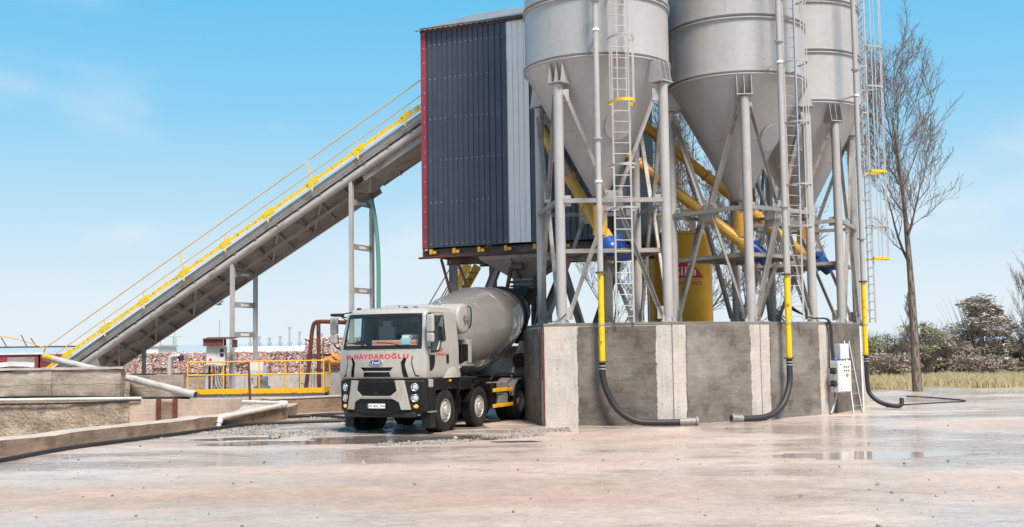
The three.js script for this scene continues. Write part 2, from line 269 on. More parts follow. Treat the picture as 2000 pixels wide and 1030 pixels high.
// ---------- silo plinth ----------
const H0 = 2.68;
const K = [[0.82, 30.34], [4.21, 30.2], [6.87, 31.73], [9.29, 33.82], [11.01, 36.18], [12.6, 40.6], [9.2, 42.2], [4.6, 37.6], [1.6, 34.9], [0.4, 33.26]];
{
  const pl = thing('concrete_plinth', 'angled grey concrete plinth with pale column strips under the three silos', 'plinth', V(5.5, 0, 34.5));
  const sh = new THREE.Shape(K.map(([x, d]) => new THREE.Vector2(x, d)));
  const core = new THREE.ExtrudeGeometry(sh, { depth: H0 - 0.03, bevelEnabled: false }).rotateX(-Math.PI / 2);
  mesh('core', core, M.colPale, pl);
  mesh('top_slab', new THREE.ExtrudeGeometry(sh, { depth: 0.06, bevelEnabled: true, bevelSize: 0.012, bevelThickness: 0.006, bevelSegments: 1 }).rotateX(-Math.PI / 2).translate(0, H0 - 0.036, 0), M.panelMid, pl);
  const r = rng(5);
  const onEdge = (a, b, u0, u1, y0, y1, thick, name, m, jag) => { // a slab lying against the wall between two plan points
    const L = Math.hypot(b[0] - a[0], b[1] - a[1]), pts = [];
    const n = 44;
    for (let i = 0; i <= n; i++) pts.push([u1 + jag * (r() - 0.5) * 0.026 + jag * 0.075 * (noise(i * 0.17, u1 * 3, 9, 4) - 0.5), lerp(y0, y1, i / n)]);
    for (let i = 0; i <= n; i++) pts.push([u0 + jag * (r() - 0.5) * 0.026 + jag * 0.075 * (noise(i * 0.17 + 31, u0 * 3 + 9, 9, 4) - 0.5), lerp(y1, y0, i / n)]);
    const g = new THREE.ExtrudeGeometry(new THREE.Shape(pts.map(([u, y]) => new THREE.Vector2(u, y))), { depth: thick, bevelEnabled: false });
    const dir = new THREE.Vector3((b[0] - a[0]) / L, 0, -(b[1] - a[1]) / L), nrm = dir.clone().cross(UP).normalize();
    g.applyMatrix4(new THREE.Matrix4().makeBasis(dir, UP, nrm).setPosition(a[0], 0, -a[1]));
    return mesh(name, g, m, pl);
  };
  const len = (i) => Math.hypot(K[i + 1][0] - K[i][0], K[i + 1][1] - K[i][1]);
  onEdge(K[0], K[1], 0.9, len(0) - 0.43, 0.0, H0 - 0.07, 0.03, 'wall_panel', M.panelDark, 1);
  onEdge(K[1], K[2], 0.45, len(1) - 0.4, 0.0, H0 - 0.06, 0.032, 'wall_panel', M.panelMid, 1);
  onEdge(K[2], K[3], 0.42, len(2) - 0.44, 0.0, H0 - 0.06, 0.03, 'wall_panel', M.panelMid, 1);
  onEdge(K[3], K[4], 0.45, len(3) - 0.16, 0.0, H0 - 0.05, 0.034, 'wall_panel', M.panelDark, 1);
  onEdge([0.36, 33.3], [0.74, 30.85], 0, 2.42, 0, H0 - 0.1, 0.05, 'flank_panel', M.panelMid, 0.4);
  mesh('earth_cable', path([V(1.45, H0 + 0.3, 30.75), V(1.2, H0 + 0.1, 30.6), V(0.95, H0 + 0.07, 30.4), V(0.78, H0 + 0.02, 30.3), V(0.75, H0 - 0.3, 30.29), V(0.76, 1.2, 30.29)], 0.014, 6, 40), M.cable, pl);
  mesh('corner_angle', bar(V(0.8, 0, 30.33), V(0.8, H0 - 0.04, 30.33), 0.05, 0.05), M.rust, pl);
  // hairline joint strips down the folded corners
  for (let i = 1; i < 4; i++) mesh('corner_bead', tube(V(K[i][0], 0, K[i][1]), V(K[i][0], H0 - 0.05, K[i][1]), 0.012, 6), M.panelMid, pl);
}
// ---------- silos ----------
const RING = 10.0, LEGTOP = 9.32, SR = 2.07;
function ladderPart(parent, cx, cd, ox, od, y0, y1, hoops, yellowHoops, half = 0.23, cageFrom = null) { // ox, od: unit direction away from the silo
  const l = part('ladder', parent); const tx = -od, td = ox; // tangent
  const at = (s, o, y) => V(cx + tx * s + ox * o, y, cd + td * s + od * o);
  for (const s of [-half, half]) mesh('rail', bar(at(s, 0, y0), at(s, 0, y1), 0.05, 0.03), M.leg, l);
  for (let y = y0 + 0.15; y < y1; y += 0.29) mesh('rung', tube(at(-half, 0, y), at(half, 0, y), 0.012, 6), M.leg, l);
  const hoop = (y, m, w = 0.06) => { const pts = []; for (let k = 0; k <= 12; k++) { const a = Math.PI * k / 12; pts.push(at(-Math.cos(a) * (half + 0.12), Math.sin(a) * 0.68, y)); } pts.unshift(at(-half, 0, y)); pts.push(at(half, 0, y)); const seg = []; for (let k = 0; k < pts.length - 1; k++) seg.push(bar(pts[k], pts[k + 1].clone().lerp(pts[k], -0.03), 0.012, w)); mesh('cage_hoop', seg, m, l); };
  hoops.forEach((y) => hoop(y, M.leg, 0.05)); yellowHoops.forEach((y) => hoop(y, M.yellowPaint, 0.075));
  if (cageFrom !== null) for (const k of [1, 3.5, 6, 8.5, 11]) { const a = Math.PI * k / 12; mesh('cage_bar', bar(at(-Math.cos(a) * (half + 0.11), Math.sin(a) * 0.665, cageFrom), at(-Math.cos(a) * (half + 0.11), Math.sin(a) * 0.665, y1), 0.03, 0.012), M.leg, l); }
  return { l, at };
}
function silo(label, c, legs, opt) {
  const base = V(c[0], H0 + 0.03, c[1]), g = thing('cement_silo', label, 'silo', base, 'cement silos on the concrete plinth');
  const C = V(c[0], 0, c[1]);
  // shell courses with flanged joints
  const TOP = 17.0, course = 1.69;
  for (let y = RING, k = 0; y < TOP - 0.1; y += course, k++) {
    mesh('shell_course', new THREE.CylinderGeometry(SR, SR, course - 0.015, 72, 1, true).translate(C.x, y + course / 2, C.z), M.silo, g);
    mesh('joint_ring', [new THREE.CylinderGeometry(SR + 0.055, SR + 0.055, 0.035, 72).translate(C.x, y + 0.06, C.z), new THREE.CylinderGeometry(SR + 0.055, SR + 0.055, 0.035, 72).translate(C.x, y - 0.06 + (k ? 0 : 0.02), C.z)], M.silo, g);
  }
  for (let y = RING, k = 0; y < 13.6; y += course, k++) for (let q = 0; q < 3; q++) { const a = (k % 2) * 1.05 + q * 2.094 + opt.disc; mesh('weld_seam', new THREE.CylinderGeometry(0.009, 0.009, course - 0.16, 5).translate(C.x + Math.cos(a) * (SR + 0.001), y + course / 2, C.z + Math.sin(a) * (SR + 0.001)), M.silo, g); }
  mesh('roof_cone', new THREE.ConeGeometry(SR + 0.05, 0.7, 60).translate(C.x, TOP + 0.1, C.z), M.silo, g);
  const tipY = opt.tip, tipR = 0.19;
  mesh('cone', new THREE.LatheGeometry([[tipR, tipY], [lerp(tipR, SR, 0.47), lerp(tipY, RING - 0.05, 0.47)], [lerp(tipR, SR, 0.475), lerp(tipY, RING - 0.05, 0.475)], [SR - 0.005, RING - 0.05], [SR, RING]].map(([a, b]) => new THREE.Vector2(a, b)), 72).translate(C.x, 0, C.z), M.silo, g);
  // seam weld and inspection disc on the cone
  const mid = 0.5; mesh('cone_seam', new THREE.TorusGeometry(lerp(tipR, SR, mid) + 0.002, 0.008, 5, 72).rotateX(Math.PI / 2).translate(C.x, lerp(tipY, RING - 0.05, mid), C.z), M.silo, g);
  { const a = opt.disc, f = 0.52, rr = lerp(tipR, SR, f), yy = lerp(tipY, RING - 0.05, f), out = new THREE.Vector3(Math.cos(a), 0, Math.sin(a)), sl = (SR - tipR) / (RING - tipY); const n = out.clone().sub(new THREE.Vector3(0, sl, 0)).normalize();
    const dg = new THREE.CylinderGeometry(0.42, 0.42, 0.05, 36); dg.applyQuaternion(new THREE.Quaternion().setFromUnitVectors(UP, n)); mesh('access_disc', dg.translate(C.x + out.x * rr + n.x * 0.01, yy, C.z + out.z * rr + n.z * 0.01), M.silo, g); }
  // legs, brackets and footing
  const lg = legs.map(([x, d]) => V(x, 0, d));
  lg.forEach((p) => {
    const out = p.clone().sub(C).setY(0).normalize(), tan = out.clone().cross(UP);
    const l = mesh('leg', [tube(p.clone().setY(H0 + 0.03), p.clone().setY(LEGTOP - 0.04), 0.135, 28)], M.leg, g);
    mesh('base_plate', [new THREE.BoxGeometry(0.42, 0.03, 0.42).translate(p.x, H0 + 0.045, p.z), ...[0, 1, 2, 3].map((k) => { const a = k * Math.PI / 2 + 0.6, s = new THREE.Shape([new THREE.Vector2(0.12, 0), new THREE.Vector2(0.24, 0), new THREE.Vector2(0.12, 0.2)]); return new THREE.ExtrudeGeometry(s, { depth: 0.012, bevelEnabled: false }).rotateY(a).translate(p.x, H0 + 0.06, p.z); })], M.leg, l);
    // bracket: end plate and three upright fins to the ring
    const b = part('leg_bracket', g), F = (t, o, y) => p.clone().addScaledVector(tan, t).addScaledVector(out, o).setY(y);
    mesh('end_plate', bar(F(-0.24, -0.03, LEGTOP), F(0.24, -0.03, LEGTOP), 0.42, 0.03, UP), M.leg, b);
    for (const t of [-0.21, 0, 0.21]) {
      const sh = new THREE.Shape([new THREE.Vector2(0.16, LEGTOP + 0.015), new THREE.Vector2(-0.32, LEGTOP + 0.015), new THREE.Vector2(-0.25, RING - 0.1), new THREE.Vector2(0.05, RING - 0.1)]);
      mesh('fin', new THREE.ExtrudeGeometry(sh, { depth: 0.014, bevelEnabled: false }).applyMatrix4(new THREE.Matrix4().makeBasis(out, UP, out.clone().cross(UP)).setPosition(p.x + tan.x * t, 0, p.z + tan.z * t)), M.leg, b);
    }
    for (const t of [-0.2, 0.2]) mesh('bolt', tube(F(t, 0.1, LEGTOP - 0.05), F(t, 0.1, LEGTOP + 0.04), 0.02, 6), M.galv, b);
  });
  // bracing: horizontal rail, X of angles meeting at a centre gusset, on every side
  const yb = 6.05;
  for (let i = 0; i < 4; i++) {
    const a = lg[i], b = lg[(i + 1) % 4], dir = b.clone().sub(a).setY(0).normalize(), nrm = dir.clone().cross(UP);
    if (nrm.dot(a.clone().add(b).multiplyScalar(0.5).sub(C)) < 0) nrm.negate();
    const P = (p, off, y, n = 0.05) => p.clone().addScaledVector(dir, off).addScaledVector(nrm, n).setY(y), mc = a.clone().lerp(b, 0.5);
    mesh('cross_rail', angle(P(a, 0.1, yb), P(b, -0.1, yb), 0.12, 0.014), M.brace, g);
    const gz = part('gusset', g);
    mesh('plate', bar(P(mc, -0.27, yb, 0.03), P(mc, 0.27, yb, 0.03), 0.014, 0.56, UP), M.leg, gz);
    for (const [u, v] of [[-0.2, 0.18], [-0.14, 0.22], [0.2, 0.18], [0.14, 0.22], [-0.2, -0.18], [0.2, -0.18]]) mesh('bolt', tube(P(mc, u, yb + v, 0.03), P(mc, u, yb + v, 0.1), 0.018, 6), M.galv, gz);
for (const [q, sg] of [[a, 1], [b, -1]]) for (const [yy, hh] of [[yb, 0.3], [LEGTOP - 0.35, 0.34], [H0 + 0.3, 0.34]]) mesh('end_gusset', bar(P(q, 0.08 * sg, yy, 0.03), P(q, 0.3 * sg, yy, 0.03), 0.012, hh, UP), M.leg, g);
    mesh('brace', angle(P(a, 0.2, LEGTOP - 0.3, 0.06), P(mc, -0.16, yb + 0.2, 0.06), 0.11, 0.012, nrm), M.brace, g);
    mesh('brace', angle(P(b, -0.2, LEGTOP - 0.3, 0.06), P(mc, 0.16, yb + 0.2, 0.06), 0.11, 0.012, nrm), M.brace, g);
    mesh('brace', angle(P(a, 0.2, H0 + 0.25, 0.06), P(mc, -0.16, yb - 0.2, 0.06), 0.11, 0.012, nrm), M.brace, g);
    mesh('brace', angle(P(b, -0.2, H0 + 0.25, 0.06), P(mc, 0.16, yb - 0.2, 0.06), 0.11, 0.012, nrm), M.brace, g);
  }
  { // service platform slung between the legs
    const p = part('platform', g), y = 4.68, cs = lg.map((q) => q.clone().lerp(C, 0.07).setY(y));
    const sh = new THREE.Shape(cs.map((q) => new THREE.Vector2(q.x, -q.z)));
    mesh('deck_plate', new THREE.ExtrudeGeometry(sh, { depth: 0.02, bevelEnabled: false }).rotateX(-Math.PI / 2).translate(0, y + 0.05, 0), M.steelGrey, p);
    for (let i = 0; i < 4; i++) mesh('edge_channel', bar(cs[i], cs[(i + 1) % 4], 0.05, 0.1), M.brace, p);
    for (const k of [0.33, 0.66]) mesh('joist', bar(cs[0].clone().lerp(cs[1], k), cs[3].clone().lerp(cs[2], k), 0.05, 0.09), M.brace, p);
  }
  { // fill pipe: grey riser, yellow foot, black hose lying on the yard
    const f = part('fill_pipe', g), [x, d] = opt.pipe, hy = 1.68;
    mesh('riser', [tube(V(x, 4.05, d), V(x, TOP + 0.6, d), 0.078, 20)], M.leg, f);
    for (const y of opt.flanges) mesh('flange', tube(V(x, y - 0.025, d), V(x, y + 0.025, d), 0.13, 20), M.galv, f);
    mesh('yellow_riser', tube(V(x, hy + 0.02, d), V(x, 4.0, d), 0.08, 20), M.yellowPaint, f);
    mesh('flange', tube(V(x, 4.0, d), V(x, 4.05, d), 0.13, 20), M.steelDark, f);
    mesh('flange', tube(V(x, hy - 0.02, d), V(x, hy + 0.02, d), 0.14, 20), M.steelDark, f);
    for (const o of [0.12, 0.2]) mesh('hose_clamp', tube(V(x, hy - o, d), V(x, hy - o + 0.03, d), 0.097, 18), M.galv, f);
    mesh('hose', path([V(x, hy, d), V(x, hy - 0.3, d), ...opt.hose.map((q) => V(...q))], opt.hoseR || 0.086, 14, 70), M.rubber, f);
    if (opt.coupling) { const [a, b] = opt.coupling.map((q) => V(...q)); const t = b.clone().sub(a).normalize(); mesh('coupling', [tube(a.clone().addScaledVector(t, -0.04), b, 0.1, 18), tube(b.clone().addScaledVector(t, -0.02), b.clone().addScaledVector(t, 0.03), 0.135, 18)], M.steelGrey, f); mesh('coupling_mouth', tube(b.clone().addScaledVector(t, 0.028), b.clone().addScaledVector(t, 0.034), 0.07, 16), M.black, f); }
    const to = C.clone().sub(V(x, 0, d)).setY(0), dist = to.length(); to.normalize();
    for (const y of opt.clips) mesh('pipe_clip', [bar(V(x, y, d), V(x, y, d).addScaledVector(to, Math.max(0.2, dist - SR - 0.02)), 0.05, 0.05), tube(V(x, y - 0.03, d), V(x, y + 0.03, d), 0.1, 16)], M.white, f);
    mesh('pipe_clip', [bar(V(x, H0 - 0.02, d), V(x, H0 - 0.02, d).addScaledVector(to, 0.45), 0.05, 0.04), tube(V(x, H0 - 0.045, d), V(x, H0 + 0.005, d), 0.094, 16)], M.galv, f);
  }
  { // outlet: butterfly valve and boot down to the screw conveyor
    mesh('outlet_flange', [new THREE.CylinderGeometry(0.27, 0.27, 0.05, 28).translate(C.x, tipY - 0.03, C.z), new THREE.CylinderGeometry(0.17, 0.17, 0.2, 24).translate(C.x, tipY - 0.14, C.z)], M.steelDark, g);
    mesh('outlet_boot', new THREE.CylinderGeometry(0.2, 0.2, tipY - 0.24 - opt.inletY, 24).translate(C.x, (tipY - 0.24 + opt.inletY) / 2, C.z), M.screwYellow, g);
  }
  const L = opt.ladder, res = ladderPart(g, L.x, L.d, L.ox, L.od, L.y0, TOP + 1, L.hoops, L.yellow, 0.23, L.cage);
  if (opt.blueHose) mesh('blue_air_hose', tube(res.at(0.17, 0.05, 6.1), res.at(0.2, 0.05, TOP), 0.014, 8), mat(lin(0.03, 0.16, 0.5), 0.4), g);
  const brk = part('ladder_bracket', g);
  for (const y of L.brackets) for (const s of [-0.23, 0.23]) mesh('arm', bar(res.at(s, 0, y), res.at(s, -L.gap, y), 0.03, 0.04), M.leg, brk);
  return g;
}
const sq = (c, a) => [0, 1, 2, 3].map((k) => [c[0] + SR * Math.cos(a + k * Math.PI / 2), c[1] + SR * Math.sin(a + k * Math.PI / 2)]);
const cA = [2.54, 32.45], cB = [7.04, 34.75], cC = [9.98, 38.85];
silo('nearest grey cement silo, leftmost of the three beside the blue clad tower', cA, [[1.33, 30.85], [4.22, 30.88], [3.75, 34.0], [0.88, 34.02]], {
  tip: 6.35, inletY: 5.75, disc: 1.15, pipe: [2.33, 29.98], flanges: [11.35, 7.6], clips: [10.55, 6.45],
  hose: [[2.42, 0.95, 29.95], [2.72, 0.42, 29.92], [3.15, 0.14, 29.9], [3.6, 0.085, 29.88], [4.35, 0.085, 29.85]], coupling: [[4.35, 0.09, 29.85], [4.75, 0.1, 29.83]],
  ladder: { x: 2.98, d: 30.12, ox: 0.14, od: -0.99, y0: H0 + 0.03, hoops: [10.3, 6.85, 5.7, 12.4], yellow: [8.56], cage: 8.56, brackets: [9.98, 11.6], gap: 0.25 },
});
silo('middle grey cement silo of the three, in front of the yellow tank', cB, sq(cB, Math.atan2(-2.02, -0.2)), {
  tip: 6.45, inletY: 5.85, disc: 0.85, blueHose: true, pipe: [7.72, 31.98], flanges: [10.7, 5.95], clips: [10.1],
  hose: [[7.68, 0.95, 31.9], [7.4, 0.4, 31.6], [6.95, 0.13, 31.25], [6.5, 0.085, 31.0], [6.1, 0.085, 30.85]], coupling: [[6.1, 0.09, 30.85], [5.85, 0.1, 30.78]],
  ladder: { x: 8.13, d: 32.56, ox: 0.45, od: -0.89, y0: H0 + 0.03, hoops: [12.0, 10.15, 8.4, 6.6, 5.4], yellow: [], cage: 5.4, brackets: [9.98, 11.6, 7.2], gap: 0.3 },
});
silo('farthest grey cement silo at the right end of the plinth beside the tall bare tree', cC, sq(cC, Math.atan2(-0.94, 0.32)), {
  tip: 6.4, inletY: 5.8, disc: 2.0, pipe: [11.2, 36.3], flanges: [10.9, 5.4], clips: [10.05], hoseR: 0.07,
  hose: [[11.21, 0.8, 36.28], [11.25, 0.5, 36.25], [11.5, 0.22, 36.1], [11.85, 0.1, 35.9], [12.1, 0.12, 35.85], [12.15, 0.32, 35.9]],
  ladder: { x: 12.3, d: 38.95, ox: 0.995, od: 0.1, y0: 2.75, hoops: [12.3, 10.9, 6.05], yellow: [7.95, 4.95], cage: 4.95, brackets: [9.98, 11.6, 7.0, 3.2], gap: 0.35 },
});

// ---------- screw conveyors ----------
function screwConveyor(label, lo, hi, inlets, motorUp) {
  const g = thing('screw_conveyor', label, 'conveyor', V(lo[0], lo[1], lo[2]), 'yellow screw conveyors from silos to tower');
  const a = V(...lo), b = V(...hi), t = b.clone().sub(a).normalize(), L = a.distanceTo(b), at = (s) => a.clone().addScaledVector(t, s);
  mesh('tube', tube(at(0), at(L), 0.17, 26), M.screwYellow, g);
  for (const f of [0.28, 0.55, 0.8]) mesh('tube_flange', tube(at(L * f - 0.03), at(L * f + 0.03), 0.215, 26), M.screwYellow, g);
  mesh('foot_box', [tube(at(-0.05), at(0.3), 0.24, 20)], M.screwYellow, g);
  for (const s of inlets) { const p = V(...s); mesh('inlet_spout', tube(p.clone().setY(p.y - 0.55), p, 0.21, 22), M.screwYellow, g); }
  const m = part('gear_motor', g), Z = 1.25;
  mesh('gearbox', [tube(at(-0.3), at(-0.05), 0.2 * Z, 18), new THREE.SphereGeometry(0.2 * Z, 18, 12).translate(at(-0.32).x, at(-0.32).y, at(-0.32).z)], M.motorBlue, m);
  const q = at(-0.32), side = t.clone().setY(0).normalize().cross(UP).multiplyScalar(motorUp), e = q.clone().addScaledVector(side, 0.25).add(new THREE.Vector3(0, 0.12, 0));
  const e2 = e.clone().addScaledVector(t, -0.34).add(new THREE.Vector3(0, -0.05, 0));
  mesh('motor_body', [tube(e.clone().addScaledVector(t, 0.12), e2, 0.15 * Z, 20), tube(e2, e2.clone().addScaledVector(t, -0.12), 0.17 * Z, 20), new THREE.BoxGeometry(0.2, 0.18, 0.22).translate(e.x, e.y + 0.2, e.z)], M.motorBlue, m);
  const fins = []; for (let k = 0; k < 8; k++) { const c0 = e.clone().lerp(e2, 0.1 + k * 0.11); fins.push(tube(c0, c0.clone().addScaledVector(t, -0.012), 0.172 * Z, 18)); }
  mesh('cooling_fin', fins, M.motorBlue, m);
  return g;
}
screwConveyor('yellow screw conveyor rising steeply from the nearest silo to the blue tower', [2.72, 5.1, 32.5], [1.0, 8.95, 35.75], [[2.54, 5.8, 32.45]], 1);
screwConveyor('long yellow screw conveyor from under the middle silo, lower of two crossing tubes', [7.25, 5.0, 34.6], [3.3, 8.6, 36.3], [[7.04, 5.9, 34.75]], -1);
screwConveyor('longest yellow screw conveyor from the farthest silo, upper of two crossing tubes', [10.1, 4.95, 38.6], [3.6, 10.0, 37.0], [[9.98, 5.85, 38.85]], -1);
// ---------- batching tower ----------
const TA = [-2.93, 37.6], TU = [0.917, -0.3987], TN = [0.3987, 0.917]; // left front corner, along the facade, inwards
const TW = 6.6, TD = 4.6, TB = 5.42, TT = 12.72;
const tp = (s, n, y) => V(TA[0] + TU[0] * s + TN[0] * n, y, TA[1] + TU[1] * s + TN[1] * n);
const towerBasis = (s, n, y) => new THREE.Matrix4().makeBasis(new THREE.Vector3(TU[0], 0, -TU[1]), UP, new THREE.Vector3(-TN[0], 0, TN[1])).setPosition(tp(s, n, y));
const sideBasis = (n, y) => new THREE.Matrix4().makeBasis(new THREE.Vector3(TN[0], 0, -TN[1]), UP, new THREE.Vector3(TU[0], 0, -TU[1])).setPosition(tp(TW, n, y));
function ribbed(w, h, pitch, dep = 0.035, th = 0.004) { // trapezoidal sheet: x 0..w, y 0..h, ribs towards +z
  const top = [], n = Math.round(w / pitch), p = w / n;
  for (let i = 0; i < n; i++) { const x = i * p; top.push([x, 0], [x + p * 0.1, dep * -0.75], [x + p * 0.17, dep * -0.75], [x + p * 0.27, 0], [x + p * 0.97, 0]); }
  top.push([w, 0]);
  const sh = new THREE.Shape([...top.map(([x, z]) => new THREE.Vector2(x, -z)), ...top.slice().reverse().map(([x, z]) => new THREE.Vector2(x, -z + th))]);
  return new THREE.ExtrudeGeometry(sh, { depth: h, bevelEnabled: false }).rotateX(-Math.PI / 2);
}
{
  const g = thing('batching_tower', 'tall dark blue corrugated batching tower on steel legs over the mixer truck', 'tower', tp(TW / 2, TD / 2, 0));
  const sheet = (s0, s1, m, name, y0 = TB, y1 = TT, off = 0) => mesh(name, ribbed(s1 - s0, y1 - y0, 0.19).applyMatrix4(towerBasis(s0, off, y0)), m, g);
  [[0.16, 0.92], [0.92, 1.68], [1.68, 2.44], [2.44, 3.1]].forEach(([a, b], i) => sheet(a, b - 0.004, i % 2 ? M.blueCladB : M.blueClad, 'cladding_sheet', TB, TT, i % 2 ? 0.003 : 0));
  sheet(3.1, 3.87, M.polycarb, 'translucent_sheet', 9.05, TT, 0.012); sheet(3.1, 3.87, M.polycarb, 'translucent_sheet', TB + 0.02, 9.2, 0.006);
  [[3.87, 4.63], [4.63, 5.39], [5.39, 6.15], [6.15, 6.58]].forEach(([a, b], i) => sheet(a, b - 0.004, i % 2 ? M.blueCladB : M.blueClad, 'cladding_sheet', TB, TT, i % 2 ? 0.003 : 0));
  for (let n = 0.05, i = 0; n < TD - 0.1; n += 0.76, i++) mesh('cladding_sheet', ribbed(Math.min(0.755, TD - n), TT - TB, 0.19).applyMatrix4(sideBasis(n, TB)), M.blueClad, g);
  mesh('cladding_sheet', bar(tp(-0.0, 0.06, (TB + TT) / 2), tp(0, TD, (TB + TT) / 2), 0.01, TT - TB, UP), M.blueClad, g);
  mesh('cladding_sheet', bar(tp(0.05, TD, (TB + TT) / 2), tp(TW, TD, (TB + TT) / 2), 0.01, TT - TB, UP), M.blueClad, g);
  mesh('corner_trim', [bar(tp(0.075, -0.03, TB - 0.05), tp(0.075, -0.03, TT + 0.02), 0.19, 0.006, new THREE.Vector3(-TN[0], 0, TN[1])), bar(tp(-0.025, 0.07, TB - 0.05), tp(-0.025, 0.07, TT + 0.02), 0.006, 0.2, new THREE.Vector3(-TN[0], 0, TN[1]))], M.redTrim, g);
  const scr = [], rr = rng(3);
  for (const y of [5.52, 6.9, 8.3, 9.7, 11.05, 12.2]) for (let s = 0.3; s < TW; s += 0.19) if (rr() > 0.12) { const p = tp(s + 0.01 * rr(), -0.006, y + 0.02 * rr()); scr.push(new THREE.CylinderGeometry(0.011, 0.011, 0.014, 6).rotateX(Math.PI / 2).translate(p.x, p.y, p.z)); }
  for (let y = TB + 0.2; y < TT; y += 0.5) { const p = tp(0.1, -0.036, y); scr.push(new THREE.CylinderGeometry(0.011, 0.011, 0.014, 6).rotateX(Math.PI / 2).translate(p.x, p.y, p.z)); }
  mesh('screw_heads', scr, M.white, g).userData.kind = 'stuff';
  // roof pitched up to the back, with ridged sheets
  const tilt = 0.37, roofM = (s) => towerBasis(s, -0.2, TT + 0.0).multiply(new THREE.Matrix4().makeRotationX(-Math.PI / 2 + tilt));
  for (let s = -0.16; s < TW; s += 1.14) mesh('roof_sheet', ribbed(1.13, TD + 0.8, 0.19, 0.045).applyMatrix4(roofM(s)), M.roofGrey, g);
  mesh('eave_beam', bar(tp(-0.05, 0.0, TT + 0.03), tp(TW + 0.1, 0.0, TT + 0.03), 0.09, 0.16), M.steelDark, g);
  for (const s of [0.02, TW - 0.02]) { const a = tp(s, 0.1, TT), b = tp(s, TD, TT), c = tp(s, TD, TT + 1.45); const sh = new THREE.BufferGeometry().setFromPoints([a, b, c, a, c, b]); sh.computeVertexNormals(); mesh('gable_sheet', sh, M.blueClad, g); }
  // steel seen through the translucent strip
  for (const y of [6.3, 7.6, 8.35, 9.7, 11.1, 12.2]) mesh('purlin', bar(tp(0.2, 0.1, y), tp(TW - 0.1, 0.1, y), 0.06, 0.12), y < 9 && y > 7 ? M.yellowRail : M.brace, g);
  for (const s of [0.15, 2.3, 4.4, 6.45]) for (const n of [0.2, TD - 0.2]) mesh('column', hbeam(tp(s, n, TB - 0.1), tp(s, n, TT), 0.16, 0.16), M.steelGrey, g);
  // floor frame
  for (const n of [0.12, TD - 0.15]) mesh('floor_beam', hbeam(tp(-0.02, n, TB - 0.22), tp(TW, n, TB - 0.22), 0.16, 0.26), M.steelDark, g);
  for (const s of [0.2, 1.5, 2.9, 4.3, 5.6, 6.5]) mesh('floor_joist', hbeam(tp(s, 0.2, TB - 0.2), tp(s, TD - 0.2, TB - 0.2), 0.12, 0.2), M.steelDark, g);
  mesh('floor_plate', new THREE.BoxGeometry(TW - 0.1, 0.012, TD - 0.1).applyMatrix4(towerBasis(TW / 2, TD / 2, TB - 0.06)), M.steelDark, g);
  for (const s of [0.3, 1.15, 2.05, 3.0, 4.0, 5.0]) mesh('beam_clip', [bar(tp(s, -0.06, TB - 0.14), tp(s, 0.05, TB - 0.14), 0.09, 0.16), bar(tp(s + 0.07, -0.05, TB - 0.17), tp(s + 0.2, -0.05, TB - 0.17), 0.012, 0.09)], M.yellowRail, g);
  mesh('bumper_rail', [tube(tp(-0.12, -0.1, TB - 0.34), tp(4.3, -0.1, TB - 0.34), 0.035, 10)], M.rust, g);
  mesh('rail_drop', tube(tp(0.06, -0.1, TB - 0.34), tp(0.06, -0.08, TB), 0.035, 10), M.rust, g);
  mesh('rail_drop', tube(tp(2.4, -0.1, TB - 0.34), tp(2.4, -0.08, TB), 0.035, 10), M.rust, g);
  // legs and raking struts
  const LY = TB - 0.36;
  for (const [s, n] of [[0.75, 0.7], [0.75, 3.9], [6.2, 0.6], [6.2, 3.9]]) { mesh('tower_leg', hbeam(tp(s, n, 0), tp(s, n, LY), 0.28, 0.3, 0.02), M.steelGrey, g); }
  mesh('raking_strut', hbeam(tp(1.35, 0.5, 2.2), tp(2.6, 0.5, LY), 0.22, 0.24, 0.02), M.steelGrey, g);
  mesh('raking_strut', hbeam(tp(2.4, 3.6, 2.2), tp(3.7, 3.6, LY), 0.24, 0.26, 0.02), M.steelGrey, g);
  mesh('raking_strut', hbeam(tp(5.5, 0.5, 2.2), tp(4.6, 0.5, LY), 0.2, 0.22, 0.02), M.steelGrey, g);
  mesh('raking_strut', hbeam(tp(4.4, 3.6, 2.0), tp(5.6, 3.6, LY), 0.2, 0.22, 0.02), M.steelGrey, g);
  for (const [a, b, y0, y1] of [[0.5, 1.25, LY, 2.5], [1.1, 1.95, LY - 0.1, 2.9], [2.55, 3.05, 2.6, LY - 0.2]]) mesh('tie_angle', angle(tp(a, 0.35, y0), tp(b, 0.35, y1), 0.1, 0.014), M.redBrown, g);
  mesh('back_leg', hbeam(tp(2.35, 3.9, 0), tp(2.35, 3.9, LY), 0.26, 0.26, 0.02), M.steelDark, g);
  mesh('yellow_post', tube(tp(2.72, 2.2, 0), tp(2.72, 2.2, LY), 0.06, 12), M.yellowRail, g);
  mesh('cross_beam', hbeam(tp(0.6, 0.55, LY - 0.1), tp(6.3, 0.55, LY - 0.1), 0.16, 0.2), M.steelDark, g);
  mesh('cross_beam', hbeam(tp(1.9, 1.4, LY - 0.25), tp(3.2, 1.4, LY - 0.35), 0.14, 0.2), M.steelGrey, g);
  { // discharge hopper: square funnel to a round gate
    const h = part('discharge_hopper', g), c = 3.27, n0 = 1.0;
    const ring = (hw, hd, y) => [tp(c - hw, n0 - hd, y), tp(c + hw, n0 - hd, y), tp(c + hw, n0 + hd, y), tp(c - hw, n0 + hd, y)];
    const A = ring(1.28, 1.0, LY + 0.02), B = ring(1.22, 0.95, LY - 0.12), C2 = ring(0.34, 0.34, 4.32), D2 = ring(0.33, 0.33, 3.95), pts = [];
    const band = (p, q) => { for (let i = 0; i < 4; i++) { const j = (i + 1) % 4; pts.push(p[i], q[i], q[j], p[i], q[j], p[j]); } };
    band(A, B); band(B, C2); band(C2, D2);
    const geo = new THREE.BufferGeometry().setFromPoints(pts); geo.computeVertexNormals();
